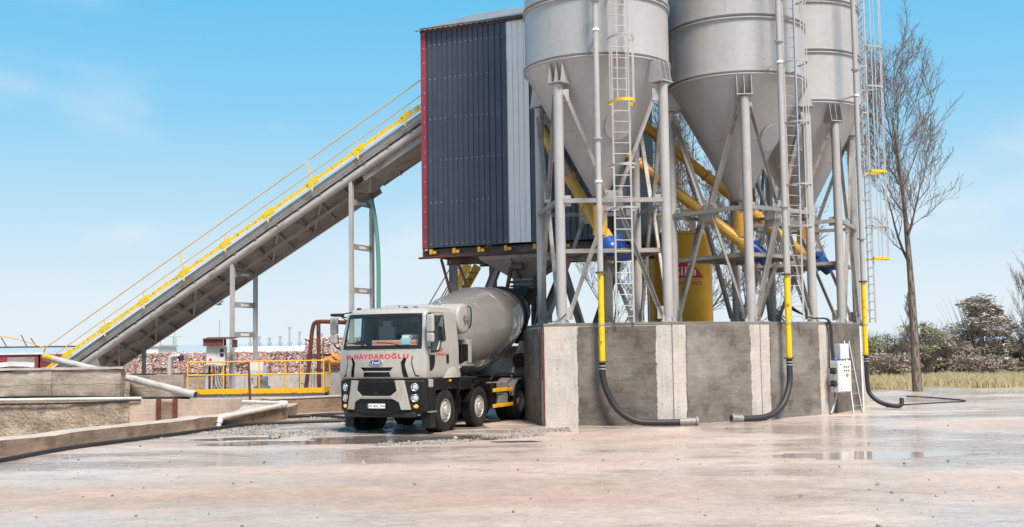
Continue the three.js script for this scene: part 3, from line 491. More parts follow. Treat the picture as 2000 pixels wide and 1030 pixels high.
    mesh('funnel', geo, M.steelGrey, h);
    for (let i = 0; i < 4; i++) mesh('stiffener', bar(B[i].clone().lerp(B[(i + 1) % 4], 0.45), C2[i].clone().lerp(C2[(i + 1) % 4], 0.45), 0.02, 0.07), M.steelDark, h);
    mesh('vibrator', tube(tp(c - 0.15, n0 - 0.85, 4.68), tp(c + 0.22, n0 - 0.82, 4.68), 0.13, 16), M.steelDark, h);
    mesh('gate_frame', [bar(tp(c - 0.45, n0, 4.22), tp(c + 0.45, n0, 4.22), 0.85, 0.07), bar(tp(c - 0.42, n0, 4.08), tp(c + 0.42, n0, 4.08), 0.8, 0.06)], M.steelDark, h);
    mesh('rubber_skirt', tube(tp(c, n0, 3.62), tp(c, n0, 4.06), 0.36, 18), M.rubber, h);
  }
  { // yellow stair down the back of the tower
    const st = part('stair', g), a = tp(-3.7, 4.3, 0.1), b = tp(-0.42, 4.3, LY + 0.1), w = new THREE.Vector3(TN[0], 0, -TN[1]).multiplyScalar(0.8);
    for (const o of [0, 1]) { mesh('stringer', bar(a.clone().addScaledVector(w, o), b.clone().addScaledVector(w, o), 0.05, 0.32), M.yellow, st); for (const h of [0.5, 1.0]) mesh('handrail', tube(a.clone().addScaledVector(w, o).add(new THREE.Vector3(-0.5, h - 0.6, 0)), b.clone().addScaledVector(w, o).add(new THREE.Vector3(0, h, 0)), 0.024, 8), M.yellowRail, st); }
    for (let k = 1; k < 20; k++) { const q = a.clone().lerp(b, k / 20); mesh('tread', bar(q, q.clone().add(w), 0.24, 0.03), M.steelGrey, st); }
  }
}

// ---------- inclined belt conveyor ----------
const CE = [-3.06, 38.7], CQ = [-0.917, 0.3987], CN = [-0.3987, -0.917], SLOPE = 0.5275;
const cp = (s, v, h) => V(CE[0] + CQ[0] * s + CN[0] * v, 9.6 - SLOPE * s + h, CE[1] + CQ[1] * s + CN[1] * v);
const cpy = (s, v, y) => cp(s, v, 0).setY(y);
function textTexture(w, h, draw) { const c = document.createElement('canvas'); c.width = w; c.height = h; const x = c.getContext('2d'); draw(x, w, h); const t = new THREE.CanvasTexture(c); t.colorSpace = THREE.SRGBColorSpace; t.magFilter = THREE.LinearFilter; return t; }
const promaxMat = mat(lin(1, 1, 1), 0.5, 0, { map: textTexture(256, 64, (x, w, h) => { x.fillStyle = '#9d9894'; x.fillRect(0, 0, w, h); x.fillStyle = '#fbfaf8'; x.font = 'bold 50px sans-serif'; x.textAlign = 'center'; x.textBaseline = 'middle'; x.setTransform(1, 0, -0.18, 1, 6, 0); x.fillText('PROMAX', w / 2, h / 2 + 3, w - 24); }) });
{
  const g = thing('belt_conveyor', 'long inclined grey belt conveyor with yellow handrail climbing to the blue tower', 'conveyor', cpy(8, -0.7, 0));
  const S0 = -1.2, S1 = 17.2, r = rng(12);
  mesh('side_pipe', tube(cp(S0, 0, 0), cp(15.6, 0, 0), 0.135, 18), M.conveyPipe, g);
  mesh('side_pipe', tube(cp(S0, -1.4, 0), cp(15.6, -1.4, 0), 0.135, 18), M.conveyPipe, g);
  mesh('lower_chord', bar(cp(2.4, -1.38, -0.5), cp(14.9, -1.38, -0.36), 0.07, 0.2), M.steelGrey, g);
  mesh('lower_chord', bar(cp(2.4, -0.55, -0.4), cp(14.5, -0.55, -0.3), 0.06, 0.12), M.steelGrey, g);
  mesh('belt', [bar(cp(S0, -0.7, 0.5), cp(S1, -0.7, 0.5), 0.72, 0.02), bar(cp(S0, -0.3, 0.56), cp(S1, -0.3, 0.56), 0.24, 0.02)], M.rubber, g);
  mesh('return_belt', bar(cp(S0, -0.7, -0.02), cp(15.5, -0.7, -0.02), 0.86, 0.02), M.rubber, g);
  mesh('side_skirt', bar(cp(S0, -0.12, 0.56), cp(16.8, -0.12, 0.56), 0.012, 0.2), M.conveyPipe, g);
  mesh('stringer', bar(cp(S0, -0.13, 0.37), cp(16.6, -0.13, 0.37), 0.06, 0.1), M.steelGrey, g);
  mesh('stringer', bar(cp(S0, -1.27, 0.37), cp(16.6, -1.27, 0.37), 0.06, 0.1), M.steelGrey, g);
  mesh('stringer', bar(cp(S0, -0.1, 0.22), cp(16.3, -0.1, 0.22), 0.05, 0.05), M.steelDark, g);
  for (let s = -0.5, i = 0; s < 15.4; s += 0.92, i++) {
    mesh('outrigger', bar(cp(s + 0.22, -0.16, 0.27), cp(s - 0.1, 0.12, 0.12), 0.06, 0.1), M.steelDark, g);
    mesh('cross_member', bar(cp(s, -0.05, -0.08), cp(s + 0.2, -1.36, -0.42), 0.06, 0.1), M.steelGrey, g);
    if (s > 2.4 && i % 2) mesh('diagonal', angle(cp(s, -0.05, -0.1), cp(s + 1.1, -1.3, -0.42), 0.08, 0.012), M.convey, g);
    if (s > 2.4 && i % 3 === 0) mesh('hanger', angle(cp(s + 0.3, 0, -0.1), cp(s, -0.62, -0.42), 0.06, 0.012), M.convey, g);
  }
  { const a = cp(2.4, -0.03, -0.02), b = cp(15.0, -0.03, -0.02), c = cp(15.0, -1.38, -0.32), d = cp(2.4, -1.38, -0.42), us = new THREE.BufferGeometry().setFromPoints([a, b, c, a, c, d]); us.computeVertexNormals(); mesh('under_sheet', us, M.steelGrey, g); }
  for (let s = -0.4; s < 16.4; s += 0.5) mesh('idler', tube(cp(s, -0.22, 0.46), cp(s, -1.18, 0.46), 0.05, 10), M.galv, g);
  // tray sheets under the upper run, drip cone and green drain hose
  mesh('drip_tray', [bar(cp(S0, -0.72, -0.36), cp(2.35, -0.72, -0.36), 1.3, 0.015)], M.convey, g);
  mesh('tray_side', bar(cp(S0, -0.06, -0.24), cp(2.35, -0.06, -0.24), 0.015, 0.26), M.convey, g);
  mesh('tray_side', bar(cp(S0, -1.4, -0.24), cp(2.35, -1.4, -0.24), 0.015, 0.3), M.convey, g);
  mesh('truss_deck', bar(cp(2.4, -0.75, 0.1), cp(15.0, -0.75, 0.1), 1.2, 0.012), M.steelDark, g);
  { const a = cp(2.45, -0.7, -0.32), f = [cp(2.05, -0.08, -0.35), cp(2.9, -0.08, -0.35), cp(2.9, -1.34, -0.35), cp(2.05, -1.34, -0.35)], tip = cp(2.5, -0.85, 0).setY(7.6), pts = [], q = f.map((p) => p.clone().lerp(tip, 0.86).setY(7.68)); for (let i = 0; i < 4; i++) { const j = (i + 1) % 4; pts.push(f[i], q[i], q[j], f[i], q[j], f[j]); } const fg = new THREE.BufferGeometry().setFromPoints(pts); fg.computeVertexNormals(); mesh('drip_cone', fg, M.convey, g);
    mesh('drain_spout', tube(tip.clone().setY(7.45), tip.clone().setY(7.72), 0.08, 14), M.steelDark, g);
    mesh('drain_hose', path([tip.clone().setY(7.5), tip.clone().add(new THREE.Vector3(0.12, -0.7, 0)), tip.clone().add(new THREE.Vector3(0.24, -2, 0)), tip.clone().add(new THREE.Vector3(0.25, -4.0, 0)), tip.clone().add(new THREE.Vector3(0.22, -7.4, 0))], 0.075, 12, 40), M.greenHose, g); }
  // walkway handrail, kick plate of short yellow plates
  mesh('top_rail', tube(cp(0.0, 0, 1.74), cp(4.55, 0, 1.74), 0.02, 8), M.yellowRail, g);
  mesh('top_rail', tube(cp(4.75, 0, 1.72), cp(17.0, 0, 1.72), 0.02, 8), M.yellowRail, g);
  mesh('mid_rail', tube(cp(0.0, 0, 1.2), cp(16.9, 0, 1.18), 0.016, 8), M.yellowRail, g);
  mesh('kick_plate', bar(cp(S0, 0.02, 0.72), cp(17.0, 0.02, 0.72), 0.008, 0.07), M.boxWhite, g);
  for (let s = -0.5; s < 17; s += 0.27) mesh('kick_tab', bar(cp(s, 0, 0.83), cp(s + 0.235, 0, 0.83), 0.03, 0.15 + 0.05 * r()), M.yellowPaint, g);
  for (let s = 0.6; s < 17; s += 1.9) mesh('post_foot', [bar(cp(s - 0.22, 0.015, 0.84), cp(s + 0.22, 0.015, 0.84), 0.04, 0.21), bar(cp(s, 0.03, 0.5), cp(s, 0.03, 0.8), 0.05, 0.02)], M.yellowPaint, g);
  for (let s = 0.6, i = 0; s < 17; s += 1.9, i++) { const tall = Math.abs(s - 4.4) < 0.2 || Math.abs(s - 10.1) < 0.3 || s > 16; mesh('post', bar(cp(s, 0, 0.8), cp(s + (tall ? 0.25 : 0.08), 0, tall ? 1.72 : 1.2), tall ? 0.05 : 0.025, 0.025), M.yellowRail, g); }
  // portal frames with name plates
  for (const [s, plates] of [[2.8, [7.3, 5.72, 4.18]], [7.9, [4.95, 3.82, 2.72]]]) {
    const f = part('support_frame', g);
    for (const v of [0, -1.4]) mesh('post', rbar(cpy(s, v, 0), cp(s, v, -0.1), 0.15, 0.13, 0.01, new THREE.Vector3(CQ[0], 0, -CQ[1])), M.leg, f);
    for (const y of plates) {
      mesh('rung_plate', bar(cpy(s, -0.07, y), cpy(s, -1.33, y), 0.05, 0.2), M.brace, f);
      const n = new THREE.Vector3(-CQ[0], 0, CQ[1]), x = UP.clone().cross(n); mesh('name_plate', new THREE.PlaneGeometry(0.62, 0.15).applyMatrix4(new THREE.Matrix4().makeBasis(x, UP, n).setPosition(cpy(s, -0.72, y).addScaledVector(n, 0.03))), promaxMat, f, true);
    }
    for (const v of [0, -1.4]) mesh('base_plate', bar(cpy(s - 0.16, v, 0.012), cpy(s + 0.16, v, 0.012), 0.32, 0.024), M.steelGrey, f);
  }
  // foot of the conveyor: tail pulley, yellow fork and guard rail running off to the left
  mesh('tail_drum', tube(cp(16.2, -0.2, 0.25), cp(16.2, -1.2, 0.25), 0.26, 18), M.steelDark, g);
  mesh('tail_post', bar(cpy(14.9, 0.02, 0), cp(14.9, 0.02, -0.05), 0.14, 0.12), M.steelGrey, g);
  mesh('tail_post', bar(cpy(13.2, -1.36, 0), cp(13.2, -1.36, -0.3), 0.14, 0.12), M.steelGrey, g);
  mesh('tail_plate', bar(cp(14.2, 0.06, -0.3), cp(16.4, 0.06, -0.1), 0.02, 0.55), M.steelGrey, g);
  mesh('guard_rail', path([cp(17.0, 0, 1.72), cp(17.3, 0, 1.2), cp(17.0, 0, 0.9), cp(16.5, 0, 0.6)], 0.035, 8, 24), M.yellowRail, g);
  mesh('guard_rail', path([cp(17.0, 0, 1.72), V(-20.5, 2.8, 46.5), V(-23, 3.05, 46.8)], 0.02, 8, 16), M.yellowRail, g);
}

// ---------- yellow admixture tank ----------
{
  const c = [5.86, 39.75], R = 1.12, g = thing('storage_tank', 'upright yellow storage tank with red triangular sign behind the silo legs', 'tank', V(c[0], 0, c[1]));
  mesh('shell', new THREE.LatheGeometry([[0, 0], [R, 0], [R, 5.82], [R - 0.02, 5.9], [R - 0.1, 5.97], [0, 6.12]].map(([a, b]) => new THREE.Vector2(a, b)), 64).translate(c[0], 0, -c[1]), M.tankYellow, g);
  for (const y of [1.5, 3.0, 4.5]) mesh('shell_seam', new THREE.TorusGeometry(R, 0.008, 5, 64).rotateX(Math.PI / 2).translate(c[0], y, -c[1]), M.tankYellow, g);
  mesh('vent_cap', tube(V(c[0] - 0.2, 6.05, c[1]), V(c[0] - 0.2, 6.3, c[1]), 0.06, 12), M.yellowRail, g);
  const rail = part('roof_rail', g); for (const y of [6.5, 6.9]) mesh('ring', ringAt(V(c[0], 0, c[1]), R - 0.12, 0.018, 40, y + 0.2), M.yellowRail, rail);
  for (let k = 0; k < 8; k++) { const a = k * Math.PI / 4 + 0.3; mesh('post', tube(V(c[0] + (R - 0.12) * Math.cos(a), 5.95, c[1] + (R - 0.12) * Math.sin(a)), V(c[0] + (R - 0.12) * Math.cos(a), 7.1, c[1] + (R - 0.12) * Math.sin(a)), 0.018, 8), M.yellowRail, rail); }
  const lad = part('tank_ladder', g); for (const o of [-0.2, 0.2]) mesh('rail', bar(V(c[0] - R * 0.97 + o * 0.35, 0, c[1] - 0.42 - o), V(c[0] - R * 0.97 + o * 0.35, 6.9, c[1] - 0.42 - o), 0.04, 0.04), M.yellowRail, lad);
  for (let y = 0.3; y < 6.7; y += 0.3) mesh('rung', tube(V(c[0] - R * 0.97 - 0.07, y, c[1] - 0.22), V(c[0] - R * 0.97 + 0.07, y, c[1] - 0.62), 0.012, 6), M.yellowRail, lad);
  // curved sign: red triangle and lettering printed on clear film following the shell
  const t = textTexture(512, 320, (x, w, h) => { x.clearRect(0, 0, w, h); x.fillStyle = '#c4171c'; x.beginPath(); x.moveTo(60, 215); x.lineTo(160, 90); x.lineTo(260, 20); x.lineTo(420, 150); x.lineTo(470, 215); x.closePath(); x.fill(); x.fillStyle = '#f3e7d8'; x.font = 'bold 120px sans-serif'; x.textAlign = 'center'; x.fillText('Sika', 262, 192); x.fillStyle = '#c4331c'; x.font = 'bold 50px sans-serif'; x.fillText('BUILDING TRUST', 256, 290, 490); });
  const arc = 1.5, sg = new THREE.CylinderGeometry(R + 0.004, R + 0.004, 1.05, 40, 1, true, -arc / 2 + 0.02, arc).translate(c[0], 4.55, -c[1]);
  mesh('painted_sign', sg, mat(lin(1, 1, 1), 0.45, 0, { map: t, transparent: true, alphaTest: 0.5 }), g, true);
}
// ---------- mixer truck (own axes: x to its left, y up, z forward, origin under the front axle) ----------
{
  const g = thing('mixer_truck', 'pale grey eight wheeled concrete mixer truck with red lettering under the blue tower', 'truck', new THREE.Vector3(-2.83, -0.012, -29.45));
  g.rotation.y = -23.5 * Math.PI / 180; g.userData.own = true;
  const W3 = (x, y, z) => new THREE.Vector3(x, y, z), B = (x, y, z, w, h, d) => new THREE.BoxGeometry(w, h, d).translate(x, y, z), RB = (x, y, z, w, h, d, r = 0.02) => new RoundedBoxGeometry(w, h, d, 2, r).translate(x, y, z);
  const paint = phys(lin(0.47, 0.435, 0.385), 0.34, 0, { clearcoat: 0.5, clearcoatRoughness: 0.2, map: T.grime });
  const drumPaint = phys(lin(0.24, 0.218, 0.2), 0.3, 0.05, { clearcoat: 1, clearcoatRoughness: 0.05, map: T.silo });
  const plastic = mat(lin(0.034, 0.033, 0.032), 0.5, 0, { map: T.dust }), chassis = mat(lin(0.03, 0.028, 0.027), 0.6, 0.2, { map: T.dirty }), interior = mat(lin(0.42, 0.42, 0.42), 0.8), tan = mat(lin(0.5, 0.21, 0.13), 0.75), glass = phys(lin(0.88, 0.95, 0.93), 0.01, 0, { transmission: 1, thickness: 0, ior: 1.5 });
  const chrome = mat(lin(0.75, 0.75, 0.75), 0.15, 1), rimM = mat(lin(0.5, 0.47, 0.44), 0.5, 0.3, { map: T.dirty }), tyreM = mat(lin(0.045, 0.042, 0.038), 0.82, 0, { map: T.dust }), amber = phys(lin(0.9, 0.32, 0.01), 0.2, 0, { clearcoat: 1, emissive: lin(1, 0.3, 0), emissiveIntensity: 0.7 }), silver = mat(lin(0.4, 0.38, 0.36), 0.45, 0.5, { map: T.dirty });
  const bow = (x) => 0.27 * Math.pow(Math.min(Math.abs(x), 1.2) / 1.15, 2.4);
  const bend = (gg) => { const p = gg.attributes.position; for (let i = 0; i < p.count; i++) p.setZ(i, p.getZ(i) - bow(p.getX(i))); gg.computeVertexNormals(); return gg; };
  const profile = [[1.36, 1.2, 1.36, -0.72], [1.42, 1.235, 1.395, -0.74], [1.6, 1.245, 1.41, -0.74], [2.06, 1.245, 1.38, -0.74], [2.16, 1.24, 1.345, -0.74], [2.55, 1.21, 1.245, -0.73], [2.96, 1.17, 1.13, -0.72], [3.05, 1.14, 1.06, -0.7], [3.11, 1.08, 0.95, -0.64], [3.14, 0.98, 0.78, -0.54]];
  const secAt = (y) => { let k = 0; while (k < profile.length - 2 && profile[k + 1][0] < y) k++; const a = profile[k], b = profile[k + 1], t = clamp((y - a[0]) / (b[0] - a[0])); return a.map((v, i) => lerp(v, b[i], t)); };
  function ringPts(sec, inset = 0) { // half ring mirrored: front centre, bowed front, corner, side, rear
    const [y, hw0, zf0, zr0] = sec, hw = hw0 - inset, zf = zf0 - inset, zr = zr0 + inset, h = [], r = 0.13;
    for (let i = 0; i <= 12; i++) { const x = (hw - r) * i / 12; h.push([x, zf - bow(x)]); }
    const zc = zf - bow(hw - r) - r * 0.95; for (let i = 1; i <= 6; i++) { const a = Math.PI / 2 * (1 - i / 6); h.push([hw - r + r * Math.cos(a), zc + (r * 0.95) * Math.sin(a)]); }
    h.push([hw, 0.2 * zc + 0.8 * zr]); for (let i = 0; i <= 4; i++) { const a = Math.PI / 2 * i / 4; h.push([hw - 0.07 + 0.07 * Math.cos(a), zr + 0.07 - 0.07 * Math.sin(a)]); } h.push([0, zr]);
    const full = h.concat(h.slice(1, -1).reverse().map(([x, z]) => [-x, z])); return full.map(([x, z]) => [x, y, z]);
  }
  function loft(secs, inset = 0) {
    const rows = secs.map((s) => ringPts(s, inset)), n = rows[0].length, pos = [], idx = [];
    rows.forEach((r2) => r2.forEach((p) => pos.push(...p)));
    for (let j = 0; j < rows.length - 1; j++) for (let i = 0; i < n; i++) { const a = j * n + i, b = j * n + (i + 1) % n; idx.push(a, b, a + n, b, b + n, a + n); }
    for (const [j, flip] of [[0, true], [rows.length - 1, false]]) { const c = pos.length / 3; const cz = (rows[j][0][2] + rows[j][18 + 6][2]) / 2; pos.push(0, rows[j][0][1], cz); for (let i = 0; i < n; i++) { const a = j * n + i, b = j * n + (i + 1) % n; flip ? idx.push(c, b, a) : idx.push(c, a, b); } }
    const gg = new THREE.BufferGeometry(); gg.setAttribute('position', new THREE.Float32BufferAttribute(pos, 3)); gg.setIndex(idx); gg.computeVertexNormals(); gg.setAttribute('uv', new THREE.Float32BufferAttribute(new Float32Array(pos.length / 3 * 2), 2)); return gg;
  }
  const ev = new Evaluator(); ev.useGroups = false; ev.attributes = ['position', 'normal', 'uv'];
  const brush = (gg) => { const b = new Brush(gg); b.updateMatrixWorld(); return b; };
  const prismZY = (pts, x0, x1) => new THREE.ExtrudeGeometry(new THREE.Shape(pts.map(([z, y]) => new THREE.Vector2(-z, y))), { depth: x1 - x0, bevelEnabled: false }).rotateY(Math.PI / 2).translate(x0, 0, 0); // shape x=-z
  const prismXY = (pts, z0, z1) => new THREE.ExtrudeGeometry(new THREE.Shape(pts.map(([x, y]) => new THREE.Vector2(x, y))), { depth: z1 - z0, bevelEnabled: false }).translate(0, 0, z0);
  const mir = (pts) => pts.map(([x, y]) => [-x, y]).reverse();
  let cab = brush(loft(profile));
  const cut = (gg) => { cab = ev.evaluate(cab, brush(gg), SUBTRACTION); };
  cut(loft([[1.45, ...secAt(1.45).slice(1)], ...profile.slice(2, 8)].concat([[3.06, 1.1, 1.0, -0.66]]), 0.05));
  cut(prismXY([[-1.1, 2.14], [1.1, 2.14], [1.04, 2.94], [-1.04, 2.94]], 0.7, 1.8));
  const sideWin = [[0.86, 2.02], [0.8, 2.9], [0.06, 2.93], [0.04, 2.33], [0.28, 2.3], [0.42, 2.06]];
  cut(prismZY(sideWin, 0.9, 1.6)); cut(prismZY(sideWin, -1.6, -0.9));
  cut(B(0, 2.62, -0.75, 1.9, 0.56, 0.3));
  // intakes and panel joints cut into the shell
  const intake = [[0.64, 1.76], [0.74, 1.93], [0.79, 1.87], [0.755, 1.72], [0.83, 1.41], [0.68, 1.41]], slit = [[0.9, 1.9], [0.935, 1.94], [0.925, 1.75], [1.0, 1.47], [1.08, 1.45], [1.08, 1.42], [0.97, 1.43], [0.89, 1.72]];
  for (const s of [intake, slit]) { cut(prismXY(s, 0.9, 1.7)); cut(prismXY(mir(s), 0.9, 1.7)); }
  cut(prismXY([[-0.47, 1.66], [0.47, 1.66], [0.39, 1.57], [-0.39, 1.57]], 1.2, 1.7)); cut(prismXY([[-0.36, 1.54], [0.36, 1.54], [0.4, 1.42], [-0.4, 1.42]], 1.2, 1.7));
  for (const s of [-1, 1]) { const x = s * 1.245; for (const [y, z, h, d] of [[2.2, 0.98, 1.62, 0.012], [1.9, -0.12, 1.05, 0.012], [2.66, -0.06, 0.62, 0.012], [2.1, 1.135, 0.05, 0.4]]) cut(B(x, y, z, 0.03, h, d)); cut(B(x, 1.4, 0.43, 0.03, 0.012, 1.1)); cut(B(x, 3.0, 0.43, 0.24, 0.012, 1.0)); }
  cut(B(0, 2.075, 1.45, 2.5, 0.01, 0.25 + 0.3));
  const cabG = cab.geometry; const body = mesh('cab', cabG, paint, g);
  // black liners behind the openings
  mesh('intake_liner', bend(new THREE.BoxGeometry(2.24, 0.6, 0.02, 24, 1, 1).translate(0, 1.68, 1.315)), plastic, g);
  const patch = (x0, x1, y0, y1, off, nx = 24, ny = 6, top = 0) => { const gg = new THREE.PlaneGeometry(1, 1, nx, ny), p = gg.attributes.position; for (let i = 0; i < p.count; i++) { const u = p.getX(i) + 0.5, v = p.getY(i) + 0.5, y = lerp(y0, y1, v), k = 1 - top * v, x = lerp(x0, x1, u) * k, s = secAt(y); p.setXYZ(i, x, y, s[2] - bow(x) + off); } gg.computeVertexNormals(); return gg; };
  const ws = part('windscreen', g);
  mesh('pane', patch(-1.1, 1.1, 2.14, 2.94, -0.022, 24, 6, 0.05), glass, ws);
  mesh('black_border', [patch(-1.13, 1.13, 2.1, 2.2, 0.004), patch(-1.08, 1.08, 2.885, 2.985, 0.004), ...[-1, 1].map((s) => { const a = s < 0 ? patch(-1.13, -1.035, 2.15, 2.95, 0.004, 4, 6, 0.05) : patch(1.035, 1.13, 2.15, 2.95, 0.004, 4, 6, 0.05); return a; })], mat(lin(0.012, 0.012, 0.014), 0.2), ws);
  for (const [x0, x1] of [[-0.92, -0.15], [-0.02, 0.85]]) mesh('wiper', path([W3(x0, 2.27, 1.33 - bow(x0)), W3((x0 + x1) / 2, 2.235, 1.36 - bow((x0 + x1) / 2)), W3(x1, 2.13, 1.375 - bow(x1))], 0.012, 6, 12), plastic, ws);
  for (const s of [-1, 1]) { const p = part('side_window', g); mesh('pane', prismZY(sideWin, s * 1.195 - 0.003, s * 1.195 + 0.003), glass, p); mesh('window_frame', (() => { const gg = []; for (let i = 0; i < sideWin.length; i++) { const a = sideWin[i], b = sideWin[(i + 1) % sideWin.length]; gg.push(bar(W3(s * (1.245 - Math.max(0, (a[1] - 2.16)) * 0.09), a[1], a[0]), W3(s * (1.245 - Math.max(0, (b[1] - 2.16)) * 0.09), b[1], b[0]), 0.035, 0.03)); } return gg; })(), plastic, p); }
  // interior
  mesh('dashboard', [RB(0, 2.06, 0.83, 2.2, 0.32, 0.5, 0.06), RB(0.25, 2.25, 0.78, 1.5, 0.16, 0.36, 0.06)], tan, g);
  for (const x of [-0.65, 0.62]) { const st = part('seat', g); mesh('cushion', RB(x, 1.85, -0.05, 0.52, 0.2, 0.5, 0.06), interior, st); mesh('backrest', RB(x, 2.3, -0.32, 0.5, 0.8, 0.16, 0.06), interior, st); mesh('headrest', RB(x, 2.76, -0.33, 0.28, 0.2, 0.1, 0.04), interior, st); }
  mesh('steering_wheel', new THREE.TorusGeometry(0.22, 0.018, 8, 28).rotateX(-1.0).translate(0.62, 2.28, 0.5), interior, g);
  mesh('cab_floor', B(0, 1.5, 0.1, 2.2, 0.06, 1.5), interior, g);
  mesh('windscreen_card', RB(0.66, 2.29, 1.09, 0.26, 0.16, 0.006, 0.002).rotateX(0), mat(lin(0.35, 0.6, 0.68), 0.4), g);
  mesh('phone_holder', RB(-0.34, 2.25, 1.15, 0.16, 0.2, 0.03, 0.02), plastic, g);
  // lettering and badges
  const decal = (w, h, cw, ch, draw) => [w, h, mat(lin(1, 1, 1), 0.4, 0, { map: textTexture(cw, ch, draw), transparent: true, alphaTest: 0.5 })];
  const swirl = (x, cx, cy, r) => { x.strokeStyle = '#d3182b'; x.fillStyle = '#d3182b'; x.lineWidth = r * 0.26; x.beginPath(); x.ellipse(cx, cy, r, r * 0.72, -0.3, 0.5, 4.6); x.stroke(); x.beginPath(); x.ellipse(cx + r * 0.15, cy, r * 0.55, r * 0.4, -0.3, 3.6, 7.6); x.stroke(); x.beginPath(); x.moveTo(cx - r * 0.7, cy + r * 0.2); x.lineTo(cx + r * 1.15, cy - r * 0.45); x.lineTo(cx + r * 0.2, cy + r * 0.3); x.fill(); };
  { const [w, h, m] = decal(1.86, 0.17, 1024, 104, (x, W, H) => { x.clearRect(0, 0, W, H); x.fillStyle = '#d3182b'; x.font = 'bold 96px sans-serif'; x.textAlign = 'left'; x.textBaseline = 'alphabetic'; x.save(); x.translate(165, 98); const tw = x.measureText('HAYDARO\u011eLU').width; x.scale((W - 172) / tw, 1); x.fillText('HAYDARO\u011eLU', 0, 0); x.restore(); swirl(x, 66, 66, 48); });
    const gg = new THREE.PlaneGeometry(w, h, 30, 1).translate(-0.06, 1.945, 0); const p = gg.attributes.position; for (let i = 0; i < p.count; i++) p.setZ(i, secAt(p.getY(i))[2] - bow(p.getX(i)) + 0.004); gg.computeVertexNormals(); mesh('red_lettering', gg, m, body, true); }
  { const e = part('front_emblem', g); mesh('chrome_rim', new THREE.CylinderGeometry(0.19, 0.197, 0.02, 40).rotateX(Math.PI / 2).scale(1, 0.44, 1).translate(0, 1.775, 1.41), chrome, e);
    const m = mat(lin(1, 1, 1), 0.25, 0, { map: textTexture(256, 112, (x, W, H) => { x.fillStyle = '#0c1f5c'; x.fillRect(0, 0, W, H); x.strokeStyle = '#dfe4ee'; x.lineWidth = 4; x.beginPath(); x.ellipse(W / 2, H / 2, W / 2 - 12, H / 2 - 9, 0, 0, 7); x.stroke(); x.fillStyle = '#f4f6fa'; x.font = 'italic bold 70px serif'; x.textAlign = 'center'; x.textBaseline = 'middle'; x.fillText('Ford', W / 2, H / 2 + 2); }) });
    const cg = new THREE.CircleGeometry(0.176, 40).scale(1, 0.43, 1).translate(0, 1.775, 1.4225); mesh('blue_badge', cg, m, e, true); }
  { const [w, h, m] = decal(0.62, 0.42, 512, 346, (x, W, H) => { x.clearRect(0, 0, W, H); swirl(x, W / 2, 70, 62); x.fillStyle = '#d3182b'; x.font = 'bold 76px sans-serif'; x.textAlign = 'center'; x.fillText('HAYDARO\u011eLU', W / 2, 205, W - 8); x.fillStyle = '#dd8a80'; x.fillRect(W / 2 - 120, 240, 240, 9); x.fillRect(W / 2 - 140, 290, 280, 9); });
    mesh('door_lettering', new THREE.PlaneGeometry(w, h).rotateY(Math.PI / 2).translate(1.2485, 1.96, 0.3), m, body, true); }
  for (const s of [-1, 1]) { mesh('door_pocket', new THREE.ExtrudeGeometry(new THREE.Shape().moveTo(-0.95, 1.95).lineTo(-0.66, 1.95).bezierCurveTo(-0.64, 1.7, -0.72, 1.55, -0.93, 1.56).lineTo(-0.95, 1.95), { depth: 0.012, bevelEnabled: false }).rotateY(Math.PI / 2).translate(s > 0 ? 1.241 : -1.253, 0, 0), plastic, g); mesh('door_handle', RB(s * 1.25, 1.84, -0.03, 0.03, 0.22, 0.12, 0.012), plastic, g); }
  // bumper and lamp block
  const bump = [[0.5, 1.12, 1.3, 0.6], [0.62, 1.2, 1.39, 0.58], [1.3, 1.22, 1.4, 0.58], [1.345, 1.2, 1.38, 0.6]];
  mesh('bumper_block', loft(bump), plastic, g);
  const fang = [[0.5, 1.325], [0.77, 1.325], [0.93, 0.63], [0.66, 0.63], [0.62, 0.79], [0.46, 0.885], [0, 0.885]], inner = [[0, 0.945], [0.39, 0.945], [0.56, 1.08]];
  const outline = [...mir(fang.slice(0, 6)).reverse(), ...[]];
  { const R2 = [[0.53, 1.325], [0.73, 1.325], [0.875, 0.63], [0.68, 0.63], [0.63, 0.81], [0.46, 0.897]], L2 = R2.map(([x, y]) => [-x, y]).reverse();
    const sh = [[0.58, 1.08], ...R2, ...L2, [-0.58, 1.08], [-0.41, 0.945], [0.41, 0.945]];
    const gg = new THREE.ExtrudeGeometry(new THREE.Shape(sh.map(([x, y]) => new THREE.Vector2(x, y))), { depth: 0.05, bevelEnabled: true, bevelSize: 0.012, bevelThickness: 0.012, bevelSegments: 2 }).translate(0, 0, 1.385); mesh('bumper_trim', bend(gg), paint, g); }
  { const grille = part('grille', g); const bars = []; for (let k = 0; k < 5; k++) mesh('slat', bend(new THREE.BoxGeometry(0.98 - (k < 1 ? 0.16 : 0), 0.022, 0.03, 12, 1, 1).translate(0, 1.0 + k * 0.07, 1.405)), plastic, grille); mesh('centre_boss', RB(0, 1.03, 1.415, 0.16, 0.11, 0.03, 0.01), plastic, grille); }
